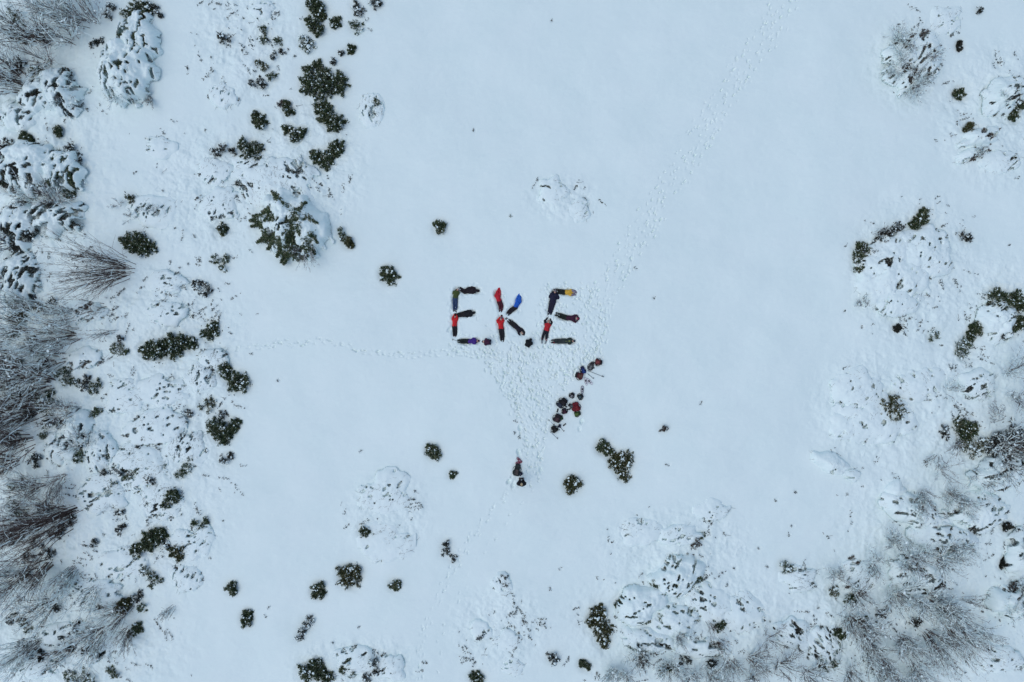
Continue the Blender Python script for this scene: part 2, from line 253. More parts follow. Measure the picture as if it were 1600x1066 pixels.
# bare bushes: base px, py, n stems, length m, lean (dx,dy photo directions), spread, snow, tone, thick
BARE = [
 (196,420,120,4.9,(-1.05,.10),.82,.05,'twig',1.0), (118,522,80,4.0,(-1,.1),.75,.25,'twig',1.0), (95,560,60,3.6,(-1,.2),.8,.3,'twig',1.0),
 (60,640,90,5.0,(-1,.25),.8,.1,'twig',1.2), (40,690,80,5.0,(-1,.3),.9,.1,'twig',1.1), (100,800,60,4.2,(-1,-.1),.8,.1,'twig',1.1),
 (110,806,80,6.0,(-1,.55),.40,.03,'twig',1.4), (70,880,80,4.0,(-.7,.5),.9,.15,'twig',1.0), (112,892,60,2.8,(-.5,1),.5,.4,'twig_grey',1.0),
 (150,920,30,2.6,(-.1,.7),.7,.3,'twig',.8), (200,950,60,3.0,(-.8,.5),.7,.2,'twig',1.0), (160,985,70,3.0,(-.5,.5),.9,.3,'twig_grey',1.0),
 (270,950,16,1.6,(-.6,.8),.35,.1,'twig',.8), (200,985,40,2.2,(.2,.8),.6,.1,'twig_grey',1.0), (60,1000,60,3.4,(-.8,.6),.7,.3,'twig_grey',1.0), (110,1020,30,2.4,(-.9,.3),.5,.1,'twig',1.0),
 (165,478,10,2.8,(-1,.25),.4,.1,'twig',1.3), (180,517,14,2.2,(-1,.3),.4,.1,'twig_grey',.9), (120,495,50,2.6,(-.9,.1),.7,.3,'twig_grey',.8),
 (130,30,70,4.6,(-.3,-.2),1.0,.35,'twig_grey',.9), (60,60,90,4.6,(-.6,-.5),1.0,.3,'twig',1.1), (100,20,60,4.0,(-.5,-.5),1.0,.3,'twig_grey',1.0), (150,30,30,3.0,(.3,-.2),.8,.2,'twig_grey',.8),
 (30,120,70,4.0,(-.8,-.4),1.0,.2,'twig',1.0), (40,140,26,3.6,(-1,-.1),.7,.25,'twig',1.5), (70,95,40,3.0,(0,.2),1.1,.2,'twig_grey',.9),
 (195,140,110,1.7,(0,1),.95,.3,'twig_grey',.7), (110,155,60,1.5,(.3,.8),.9,.2,'twig_grey',.7), (236,150,26,1.2,(.1,1),.5,.1,'twig_grey',.7),
 (90,318,50,2.4,(.5,-.5),.9,.2,'twig_grey',.9), (60,310,40,2.2,(-.4,-.3),1.0,.2,'twig_grey',.9), (22,380,50,3.0,(-1,0),.9,.2,'twig_grey',1.0), (15,440,50,3.0,(-1,0),1.0,.2,'twig',1.0),
 (240,335,16,1.3,(.2,-.2),1.0,.2,'twig_grey',.8), (205,340,10,.9,(0,0),1.0,.2,'twig_grey',.8), (185,320,10,.8,(0,.2),1.0,.2,'twig_grey',.8),
 (480,385,60,1.9,(.2,.6),1.0,.15,'twig_grey',.8), (130,690,50,2.0,(.1,-.3),.8,.2,'twig_grey',.8), (95,745,40,2.6,(-.4,.3),1.0,.1,'twig_grey',.8), (85,760,30,3.0,(.6,.7),.35,.1,'twig_grey',1.0),
 (60,760,60,3.2,(-.7,.1),.9,.2,'twig_grey',1.0), (20,720,60,3.6,(-1,.3),.9,.2,'twig',1.0), (20,560,70,4.2,(-1,.1),1.0,.2,'twig',1.1), (40,515,50,3.6,(-1,0),1.0,.3,'twig_grey',1.0),
 (1408,70,50,1.6,(-.4,-.6),.9,.3,'twig_grey',.8), (1400,110,60,1.6,(-.5,.4),.9,.3,'twig_grey',.8), (1425,140,50,1.5,(.1,.7),.9,.3,'twig_grey',.8), (1440,95,30,1.4,(.7,-.3),.7,.2,'twig_grey',.8),
 (1530,237,24,1.3,(-.8,.4),.5,.2,'twig_grey',.8), (1575,155,40,1.8,(-.6,.2),.7,.3,'twig_grey',.8), (1380,370,24,1.2,(-.5,-.6),.7,.1,'twig_grey',.8), (1348,395,20,1.1,(-.9,.1),.7,.1,'twig_grey',.8), (1345,470,30,1.0,(-.5,.2),.9,.2,'twig_grey',.7),
 (1590,620,40,2.8,(-.2,-.2),1.1,.3,'twig_grey',1.0), (1580,585,40,2.6,(.3,-.3),1.0,.3,'twig_grey',.9), (1560,655,16,2.4,(-.9,-.6),.3,.1,'twig_grey',1.0), (1500,690,8,2.4,(-1,.5),.3,.1,'twig_grey',1.3),
 (1575,690,70,3.2,(.6,-.1),.8,.2,'twig',1.1), (1560,725,40,2.4,(.2,.3),1.0,.3,'twig',1.0), (1470,710,7,2.2,(-1,.35),.35,.1,'twig',1.1), (1470,735,30,1.8,(-.3,0),1.1,.2,'twig_grey',.8), (1520,740,50,2.0,(0,.3),1.0,.4,'twig_grey',.9),
 (1440,770,70,1.9,(-.3,.4),.8,.3,'twig_grey',.7), (1480,770,60,1.8,(.2,.4),.9,.3,'twig_grey',.7), (1425,790,50,1.4,(.4,.6),.8,.3,'twig_grey',.7), (1500,785,40,1.6,(.3,0),1.0,.3,'twig_grey',.8),
 (1420,872,90,2.6,(-.5,-.2),.9,.3,'twig_grey',.8), (1460,870,70,2.4,(.2,-.3),1.0,.35,'twig_grey',.8), (1480,850,60,2.0,(.6,.2),.8,.3,'twig_grey',.8), (1400,850,50,1.8,(-.6,-.6),.7,.2,'twig_grey',.7),
 (1310,905,50,1.7,(-.3,-.4),.9,.2,'twig_grey',.7), (1340,930,70,2.2,(-.1,.1),1.1,.25,'twig',.8), (1330,965,80,2.4,(-.2,.2),1.1,.25,'twig',.8), (1350,990,80,2.4,(.1,.3),1.0,.25,'twig_grey',.8),
 (1400,930,90,2.8,(0,.1),1.1,.4,'twig_grey',.8), (1440,935,100,3.0,(.2,.2),1.0,.4,'twig',.8), (1470,950,100,3.2,(.4,.5),.9,.35,'twig',.9), (1450,990,90,3.0,(.3,.6),.9,.3,'twig',.9),
 (1410,1000,80,2.8,(.1,.6),.9,.35,'twig_grey',.9), (1480,985,60,3.0,(.7,.5),.7,.25,'twig',.9), (1380,1040,80,2.6,(0,.6),.9,.35,'twig_grey',.9), (1430,1040,70,2.6,(.2,.7),.9,.3,'twig_grey',.9),
 (1330,1050,50,2.4,(-.2,.4),1.0,.2,'twig',.9), (1520,985,24,2.0,(1,-.1),.4,.2,'twig_grey',.8), (1500,935,12,1.8,(.9,-.2),.4,.1,'twig',.8),
 (1595,930,60,2.4,(-.3,-.2),1.0,.3,'twig',.9), (1600,860,40,2.0,(-.4,-.3),.9,.2,'twig_grey',.8), (1580,960,24,2.0,(-.9,-.3),.5,.4,'twig',1.0), (1400,1066,60,2.6,(.3,.6),1.0,.4,'twig_grey',1.0),
 (1000,1030,60,1.9,(-.2,-.3),1.0,.3,'twig',.8), (960,1050,50,1.6,(-.5,.1),.8,.3,'twig_grey',.8), (1050,1045,70,2.0,(0,-.2),1.1,.3,'twig',.8), (1110,1060,60,2.2,(0,-.1),1.1,.35,'twig_grey',.9),
 (1060,990,50,1.4,(.2,.1),1.0,.25,'twig_grey',.8), (1120,1000,30,1.5,(.5,.3),.6,.1,'twig',.9), (1170,1030,50,2.4,(.3,-.2),.9,.15,'twig',.9), (1200,1000,26,2.2,(-.1,-.5),.8,.1,'twig_grey',.9),
 (1220,1040,40,2.6,(.2,-.4),.9,.15,'twig',1.0), (1180,1060,40,2.2,(-.2,.1),1.0,.2,'twig',1.1), (1260,1050,50,2.4,(.2,-.1),1.0,.2,'twig',.9), (1140,1030,40,2.0,(0,.5),.9,.2,'twig',1.0),
 (1105,970,12,1.5,(.6,.7),.3,.1,'twig_grey',1.0), (1480,610,16,1.5,(.4,-.2),.8,.3,'twig_grey',.8), (340,265,8,.6,(0,-.2),1,.1,'twig_grey',.8), (355,1000,0,0,(0,0),0,0,'twig',1),
]
BARE += [(1405,85,50,1.8,(-.3,-.3),1.0,.4,'twig_grey',.8), (1430,120,50,1.6,(.1,.1),1.1,.4,'twig_grey',.8), (72,600,80,4.0,(-1,0),.9,.25,'twig',1.0), (120,640,50,3.0,(-.8,.2),.9,.2,'twig_grey',.9), (34,822,80,4.0,(-.8,.2),1.0,.25,'twig',1.0), (24,905,70,3.6,(-.8,.3),1.0,.3,'twig_grey',1.0), (80,942,50,3.0,(-.6,.3),1.0,.3,'twig',.9),
 (30,585,70,4.2,(-1,0),.9,.2,'twig',1.0), (20,650,70,4.2,(-1,.2),.9,.2,'twig',1.0), (60,480,40,3.0,(-1,0),.9,.3,'twig_grey',.9), (110,60,50,3.4,(-.3,-.4),1.0,.35,'twig_grey',.9), (1555,700,50,2.8,(.4,.1),1.0,.3,'twig',1.0),
 (1370,880,40,2.0,(-.4,-.3),1.0,.3,'twig_grey',.8), (1360,1015,70,2.6,(0,.4),1.1,.3,'twig',.9), (980,1058,40,1.8,(-.2,.1),1.0,.3,'twig',.9), (1080,1062,50,2.2,(0,.2),1.1,.3,'twig',.9)]
BARE = [b for b in BARE if b[2] > 0]
# single sprigs poking out of the open snow: px, py, size px, tone
SPRIG = [(862,31,6,'leaf_dark'),(741,204,5,'leaf_dark'),(798,337,5,'leaf'),(680,408,4,'leaf_dark'),(993,420,6,'leaf_brown'),(1021,466,5,'leaf_dark'),(1034,482,4,'leaf_brown'),
 (1085,435,5,'leaf_brown'),(993,111,5,'leaf_brown'),(1307,137,4,'leaf_dark'),(1331,297,4,'leaf_dark'),(806,657,7,'leaf_dark'),(804,678,5,'leaf_dark'),(812,684,7,'leaf_dark'),
 (702,632,4,'leaf_dark'),(563,705,5,'leaf_dark'),(653,746,4,'leaf_dark'),(742,706,3,'leaf_dark'),(1045,727,7,'leaf_dark'),(1095,630,6,'leaf_dark'),(1172,680,5,'leaf_brown'),
 (1213,783,8,'leaf_dark'),(1243,770,8,'leaf_dark'),(1187,858,8,'leaf_dark'),(1234,838,8,'leaf_dark'),(1240,823,6,'leaf_dark'),(625,786,5,'leaf_dark'),(643,811,6,'leaf_dark'),
 (835,923,4,'leaf_dark'),(860,920,6,'leaf_brown'),(875,890,6,'leaf_brown'),(773,955,6,'leaf_dark'),(813,966,4,'leaf_dark'),(720,913,4,'leaf_dark'),(903,960,6,'leaf_dark'),
 (957,908,3,'leaf_dark'),(1118,872,4,'leaf_dark'),(1150,890,6,'leaf_dark'),(1136,915,7,'leaf_dark'),(1243,518,4,'leaf_brown'),(1256,373,5,'leaf_brown'),(1577,384,5,'leaf_dark'),
 (1590,277,7,'leaf_dark'),(1489,210,7,'leaf_dark'),(1500,50,5,'leaf_dark'),(1320,442,4,'leaf_dark'),(1318,488,6,'leaf_dark'),(1345,512,8,'leaf_brown'),(348,815,6,'leaf_dark'),
 (328,872,6,'leaf_dark'),(415,963,6,'leaf_dark'),(420,950,5,'leaf_dark'),(453,1016,5,'leaf_brown'),(520,1003,7,'leaf_dark'),(561,979,6,'leaf_dark'),(568,924,4,'leaf_dark'),
 (388,596,5,'leaf_dark'),(392,553,6,'leaf_dark'),(376,552,4,'leaf_dark'),(433,595,5,'leaf_dark'),(317,744,6,'leaf_brown'),(324,745,5,'leaf_dark'),(302,730,5,'leaf_dark'),
 (303,370,6,'leaf_dark'),(315,387,5,'leaf_brown'),(264,410,7,'leaf_dark'),(280,418,6,'leaf_dark'),(292,412,5,'leaf_dark'),(271,358,6,'leaf_dark'),(254,298,5,'leaf_dark'),(221,256,4,'leaf_dark'),
 (297,60,5,'leaf_brown'),(262,188,3,'leaf_dark'),(512,486,3,'leaf_brown'),(645,267,5,'leaf_brown'),(540,42,5,'leaf_brown'),(598,62,4,'leaf_dark'),(573,33,6,'leaf_dark'),(578,47,5,'leaf_dark'),
 (442,267,5,'leaf_dark'),(410,233,6,'leaf_dark'),(460,89,7,'leaf_dark'),(443,27,5,'leaf_brown'),(451,78,6,'leaf_brown'),(1542,815,5,'leaf_dark'),(1535,904,4,'leaf_dark'),(1532,955,5,'leaf_dark'),
 (1576,1030,9,'leaf_brown'),(1572,1046,8,'leaf_dark'),(1545,1046,7,'leaf_dark'),(1595,1046,8,'leaf_dark'),(1480,1032,5,'leaf_dark'),(1397,668,7,'leaf_dark'),(1392,683,6,'leaf_dark'),
 (1330,1055,7,'leaf_dark'),(1280,951,6,'leaf_dark'),(1230,975,7,'leaf_dark'),(1235,988,6,'leaf_dark'),(1204,973,5,'leaf_dark'),(1200,887,7,'leaf_dark'),(1545,1010,5,'leaf_brown'),(1548,775,6,'leaf_dark')]

# bounds of the snowy thicket zones: (px,py,rx,ry)
ZONES = [(60,250,140,260),(60,620,200,260),(180,760,190,230),(250,520,140,120),(230,650,160,160),(90,1000,220,120),(380,60,90,110),(470,260,110,120),(330,300,120,120),
         (1430,430,110,140),(1390,640,130,110),(1520,650,120,160),(1450,820,150,120),(1400,980,220,140),(1080,980,200,120),(1060,860,130,70),(1560,180,110,120),(1550,480,80,90),(1420,100,70,80),
         (605,800,70,70),(780,980,80,70),(560,1040,110,50),(880,310,60,40),(1590,900,60,120)]
def zone_mask(px, py):
    m = np.zeros_like(px)
    for (cx, cy, rx, ry) in ZONES:
        d = ((px - cx) / rx) ** 2 + ((py - cy) / ry) ** 2
        m = np.maximum(m, np.clip(1.25 - d, 0, 1))
    return m

# ------------------------------------------------------------------ terrain
STEP = 0.05
core_x = np.arange(-38.4, 38.4001, STEP); core_y = np.arange(-26.4, 26.4001, STEP)
def grow(a, b):
    out = []; s = STEP; x = b
    while x < a:
        s *= 1.16; x += s; out.append(x)
    return np.array(out)
ox = grow(1500, core_x[-1]); oy = grow(1500, core_y[-1])
gx = np.concatenate([-ox[::-1], core_x, ox]); gy = np.concatenate([-oy[::-1], core_y, oy])
X, Y = np.meshgrid(gx, gy, indexing='ij')
def base_height(X, Y):
    px = X * PXM + 800; py = 533 - Y * PXM
    r = np.maximum(np.abs(X) / 38.0, np.abs(Y) / 26.0)
    m = np.where(r > 1.0, np.clip(0.7, 0, 1), zone_mask(px, py))
    z = 0.26 * fbm(X, Y, 9.0, 3, 1) + 0.045 * fbm(X * .6 + Y * .3, Y * 1.1 - X * .4, 2.6, 2, 61) + 0.028 * fbm(X, Y * 1.4, 1.6, 4, 5) + 0.010 * fbm(X, Y, 0.35, 3, 9, 0.6)
    # wind ripples that run up the slope
    z += 0.018 * fbm(X * 0.5 + Y * 0.25, Y * 1.6 - X * 0.6, 1.0, 3, 21)
    b = fbm(X, Y, 1.1, 5, 31, 0.62)
    b2 = np.abs(fbm(X * 1.0, Y * 1.0, 0.7, 3, 41))
    z += m * (0.17 * b + 0.12 * (0.4 - b2))
    far = np.clip((np.hypot(X, Y) - 60) / 400, 0, 1)
    z += far * 25 * (fbm(X, Y, 260, 3, 51) + 0.35)
    return z
Z = base_height(X, Y)
ix0, iy0 = len(ox), len(oy)
nx, ny = len(core_x), len(core_y)
CX = X[ix0:ix0 + nx, iy0:iy0 + ny]; CY = Y[ix0:ix0 + nx, iy0:iy0 + ny]; CZ = Z[ix0:ix0 + nx, iy0:iy0 + ny]

def win(x, y, r):
    a = max(0, int((x - r - core_x[0]) / STEP)); b = min(nx, int((x + r - core_x[0]) / STEP) + 2)
    c = max(0, int((y - r - core_y[0]) / STEP)); d = min(ny, int((y + r - core_y[0]) / STEP) + 2)
    return slice(a, b), slice(c, d)
def dent(x, y, L, Wd, ang, depth, rim=0.08):
    s = win(x, y, L * 2.2); xx = CX[s] - x; yy = CY[s] - y
    if xx.size == 0: return
    u = xx * math.cos(ang) + yy * math.sin(ang); v = -xx * math.sin(ang) + yy * math.cos(ang)
    d = (u / L) ** 2 + (v / Wd) ** 2
    CZ[s] += -depth * np.exp(-d ** 2 * 1.1) + depth * rim * np.exp(-((np.sqrt(d) - 1.55) / 0.35) ** 2)
def trail(pts, per_m, half, dr=0.11, seed=0, walkers=None):
    """several walkers following a path: each has their own offset and stride"""
    r = np.random.default_rng(seed)
    W2 = [P(*p) for p in pts]
    wk = walkers or 6
    for k in range(wk):
        off = r.uniform(-1, 1); s = r.uniform(0, .5); side = 1
        for (a, b) in zip(W2[:-1], W2[1:]):
            L = math.hypot(b[0] - a[0], b[1] - a[1]); dx, dy = (b[0] - a[0]) / L, (b[1] - a[1]) / L
            while s < L:
                h = half(a[0] + dx * s, a[1] + dy * s) if callable(half) else half
                o = off * h + side * 0.13 + r.normal(0, 0.06)
                x, y = a[0] + dx * s - dy * o, a[1] + dy * s + dx * o
                if r.random() > 0.12 and vnoise(x * .9 + k * 3, y * .9, 3) > (.40 if wk > 6 else .15):
                    dent(x, y, r.uniform(.10, .15), r.uniform(.05, .07), math.atan2(dy, dx) + r.normal(0, .25), dr * r.choice([.25, .45, .7, 1.0], p=[.35, .3, .2, .15]))
                side = -side; s += (1 / per_m) * r.uniform(.8, 1.25)
            s -= L

trail([(930,480),(985,385),(1040,300),(1090,215),(1150,120),(1205,40),(1240,-30)], 1.4, 1.0, .125, 1, 12)
trail([(930,480),(985,385),(1040,300),(1090,215),(1150,120),(1205,40),(1240,-30)], 1.5, 0.35, .07, 2, 2)
trail([(358,541),(385,538),(415,540),(435,530),(470,533),(510,529),(545,538),(565,546),(600,549),(640,552),(680,548),(715,547),(755,552)], 2.6, .22, .12, 3, 3)
trail([(832,700),(812,770),(780,805),(745,850),(715,905),(690,950),(672,1000),(666,1075)], 1.5, .75, .075, 4, 6)
trail([(755,560),(775,590),(800,630),(808,655)], 2.2, .2, .14, 5, 2)
trail([(905,640),(908,655),(911,668)], 1.6, .1, .10, 6, 1)
trail([(930,560),(925,500),(905,470),(880,445),(862,452)], 2.2, .5, .10, 8, 4)
trail([(940,540),(950,500),(945,470)], 2.0, .5, .09, 9, 4)
# trampled ground: polygon in pixels
def inpoly(px, py, poly):
    c = False; j = len(poly) - 1
    for i in range(len(poly)):
        if (poly[i][1] > py) != (poly[j][1] > py) and px < (poly[j][0] - poly[i][0]) * (py - poly[i][1]) / (poly[j][1] - poly[i][1]) + poly[i][0]: c = not c
        j = i
    return c
TR = [([(748,545),(800,540),(935,542),(925,575),(905,580),(868,630),(852,680),(846,740),(826,735),(820,700),(800,640),(772,590)], 800, .085),
      ([(842,450),(862,440),(872,470),(905,490),(900,505),(908,545),(842,545),(835,500)], 210, .06), ([(905,440),(930,435),(950,500),(940,560),(915,560),(908,500)], 110, .07),
      ([(755,500),(775,545),(835,545),(845,500),(832,520),(800,530)], 60, .05), ([(700,535),(770,540),(775,560),(700,556)], 60, .06), ([(795,760),(830,720),(850,740),(840,775)], 26, .07)]
r_ = np.random.default_rng(77)
for poly, n, d in TR:
    xs = [p[0] for p in poly]; ys = [p[1] for p in poly]; k = 0
    while k < n:
        px, py = r_.uniform(min(xs), max(xs)), r_.uniform(min(ys), max(ys))
        if not inpoly(px, py, poly): continue
        k += 1
        x, y = P(px, py)
        a = r_.choice([-1.1, -1.4, -0.9, 1.2, -.6]) + r_.normal(0, .35)
        dent(x, y, r_.uniform(.09, .16), r_.uniform(.045, .065), a, d * r_.choice([.3, .55, .9, 1.4], p=[.35, .3, .2, .15]), .15)
for (px, py, dd) in [(812.5,669,.16),(810,706,.16),(811,712,.1),(795,752,.17),(802,757,.14),(845,735,.13),(909,659,.16),(906,671,.1),(702,515,.12),(840,652,.1),(843,712,.1)]:
    x, y = P(px, py); dent(x, y, .2, .12, 1.2 + r_.normal(0, .5), dd)

def gz(x, y):
    i = min(max(int((x - core_x[0]) / STEP), 0), nx - 1); j = min(max(int((y - core_y[0]) / STEP), 0), ny - 1)
    return float(CZ[i, j])

# melt pits and drifts round the bushes
def moat(x, y, r, depth, wd=.28):
    s = win(x, y, r + 1.4); d = np.hypot(CX[s] - x, CY[s] - y)
    CZ[s] -= depth * np.exp(-((d - r) / wd) ** 2) * 1.0 + depth * .8 * (d < r) * (1 - np.exp(-((d - r) / wd) ** 2))
for a_ in SNOWY:
    px, py, rx, ry, ang, h = a_[:6]; hh = h * (.5 if h > .95 else .36) * .45
    x, y = P(px, py, h * .25); s = win(x, y, max(rx, ry) / PXM * 2.8); t = math.radians(ang)
    u = ((CX[s] - x) * math.cos(t) + (CY[s] - y) * math.sin(t)) / (rx / PXM); v = (-(CX[s] - x) * math.sin(t) + (CY[s] - y) * math.cos(t)) / (ry / PXM)
    CZ[s] += hh * np.exp(-(u * u + v * v) * .9) - (.10 * min(1.2, h) * (h > 1.1)) * np.exp(-((np.hypot(u, v) - 1.02) / .18) ** 2) * (-.2 + 1.2 * vnoise(CX[s] * .9, CY[s] * .9, 4))
for lobes, kd, sn, tone in GREEN:
    for (px, py, r) in lobes:
        x, y = P(px, py, r / PXM * .5); moat(x, y, r / PXM * .8, .07 if kd == 'd' else .035)

# ------------------------------------------------------------------ geometry generators
def leaves(c, a, k, L, Wd, R, flat=0.0):
    """c (n,3) sprig positions, a (n,3) axes, k leaves per sprig -> V,F"""
    n = len(c)
    C = np.repeat(c, k, 0); A = np.repeat(a, k, 0)
    d = A * R.uniform(.1, 1.0, (n * k, 1)) + R.normal(0, .55, (n * k, 3)); d[:, 2] *= (1 - flat)
    d /= np.linalg.norm(d, axis=1, keepdims=True) + 1e-9
    up = R.normal(0, .5, (n * k, 3)) + np.array([0, 0, 1.0]); s = np.cross(d, up); s /= np.linalg.norm(s, axis=1, keepdims=True) + 1e-9
    l = L * R.uniform(.6, 1.3, (n * k, 1)); w_ = Wd * R.uniform(.7, 1.3, (n * k, 1))
    b = C + R.normal(0, .012, (n * k, 3))
    V = np.stack([b, b + d * l * .5 + s * w_, b + d * l, b + d * l * .5 - s * w_], 1).reshape(-1, 3)
    F = np.arange(n * k * 4).reshape(-1, 4)
    return V, F

def tubes(p0, p1, r0, r1, k=3):
    n = len(p0); d = p1 - p0; L = np.linalg.norm(d, axis=1, keepdims=True) + 1e-9; d = d / L
    ref = np.where(np.abs(d[:, 2:3]) < .9, np.array([[0, 0, 1.0]]), np.array([[1.0, 0, 0]]))
    u = np.cross(d, ref); u /= np.linalg.norm(u, axis=1, keepdims=True) + 1e-9; v = np.cross(d, u)
    V = []
    for (p, r) in ((p0, r0), (p1, r1)):
        for i in range(k):
            t = 2 * math.pi * i / k
            V.append(p + (u * math.cos(t) + v * math.sin(t)) * np.reshape(r, (-1, 1)))
    V = np.stack(V, 1).reshape(-1, 3); o = (np.arange(n) * 2 * k)[:, None]
    F = np.concatenate([o + np.array([[i, (i + 1) % k, k + (i + 1) % k, k + i]]) for i in range(k)])
    return V, F

_bm = bmesh.new(); bmesh.ops.create_icosphere(_bm, subdivisions=1, radius=1)
ICO_V = np.array([v.co[:] for v in _bm.verts]); ICO_F = np.array([[v.index for v in f.verts] for f in _bm.faces]); _bm.free()
def lumps(c, s, R, flat=.55):
    n = len(c); k = len(ICO_V)
    S = s[:, None] * np.stack([R.uniform(.8, 1.4, n), R.uniform(.6, 1.1, n), R.uniform(flat * .8, flat * 1.2, n)], 1)
    V = ICO_V[None] * S[:, None, :] * (1 + R.normal(0, .09, (n, k, 1)))
    t = R.uniform(0, 6.28, n); ct, st = np.cos(t)[:, None], np.sin(t)[:, None]
    x = V[:, :, 0] * ct - V[:, :, 1] * st; y = V[:, :, 0] * st + V[:, :, 1] * ct
    V = np.stack([x, y, V[:, :, 2]], 2) + c[:, None, :]
    return V.reshape(-1, 3), (ICO_F[None] + (np.arange(n) * k)[:, None, None]).reshape(-1, 3)

# ------------------------------------------------------------------ labels that place a plant
ANCH = [((711,490),"the left human E"),((795,490),"the human K"),((872,495),"the right human E"),((890,640),"the heap of rucksacks"),((815,757),"the standing drone pilot"),
 ((455,352),"the big snowy conifer"),((545,903),"the square dark shrub"),((150,420),"the fanning bare bush"),((258,541),"the caterpillar-shaped shrub"),((966,722),"the twin green shrubs"),
 ((1414,100),"the grey twiggy thicket"),((1298,724),"the boat-shaped snow mound"),((1516,680),"the right-edge evergreen"),((936,985),"the tall oval shrub"),((503,127),"the largest green shrub"),
 ((208,381),"the snow-free dark shrub"),((233,848),"the slanting lower-left shrub"),((1392,428),"the right snow mound"),((1394,640),"the lone mound shrub"),((1020,930),"the big snow-loaded bush"),
 ((0,0),"the top left corner"),((0,1066),"the bottom left corner"),((1600,0),"the top right corner"),((1600,1066),"the bottom right corner"),((345,672),"the broad clearing-edge shrub"),
 ((0,533),"the left edge's middle"),((680,1066),"the trail's bottom end"),((1240,0),"the trail's top end")]
NOTABLE = {(455,352):("large conifer with snow-loaded boughs and dark green tips, above left of the human letters"),(1298,724):("smooth boat-shaped snow mound with dark rim on the right slope"),
 (1414,100):("grey twiggy thicket half buried in streaky snow, upper right"),(1392,428):("largest snow-covered mound of bush at right with dark upper left rim"),
 (1000,946):("thick snow-loaded bush with deep shaded hollow, beside the tall oval shrub"),(196,112):("tall rounded snow-loaded bush with bare twigs hanging below, upper left")}
DIRS = ["right of", "above right of", "above", "above left of", "left of", "below left of", "below", "below right of"]
used = set()
def place_label(look, px, py):
    c = sorted(ANCH, key=lambda a: math.hypot(a[0][0] - px, a[0][1] - py))
    for prec in (1, .5, .25, .1):
        for (ax, ay), nm in c[:6]:
            d = math.hypot(ax - px, ay - py)
            if d < 14: continue
            k = int(round(math.degrees(math.atan2(ay - py, px - ax)) / 45)) % 8
            m = d / PXM; q = round(m / prec) * prec
            q = ("%.1f" % q).rstrip('0').rstrip('.') if prec < 1 else str(max(1, int(q)))
            l = f"{look}, {q} m {DIRS[k]} {nm}"
            if len(re.findall(r"[A-Za-z0-9']+", l)) <= 16 and l not in used:
                used.add(l); return l
    raise RuntimeError("label " + look)

def size_word(r):
    return "tiny" if r < 6 else "small" if r < 11 else "medium" if r < 19 else "large"

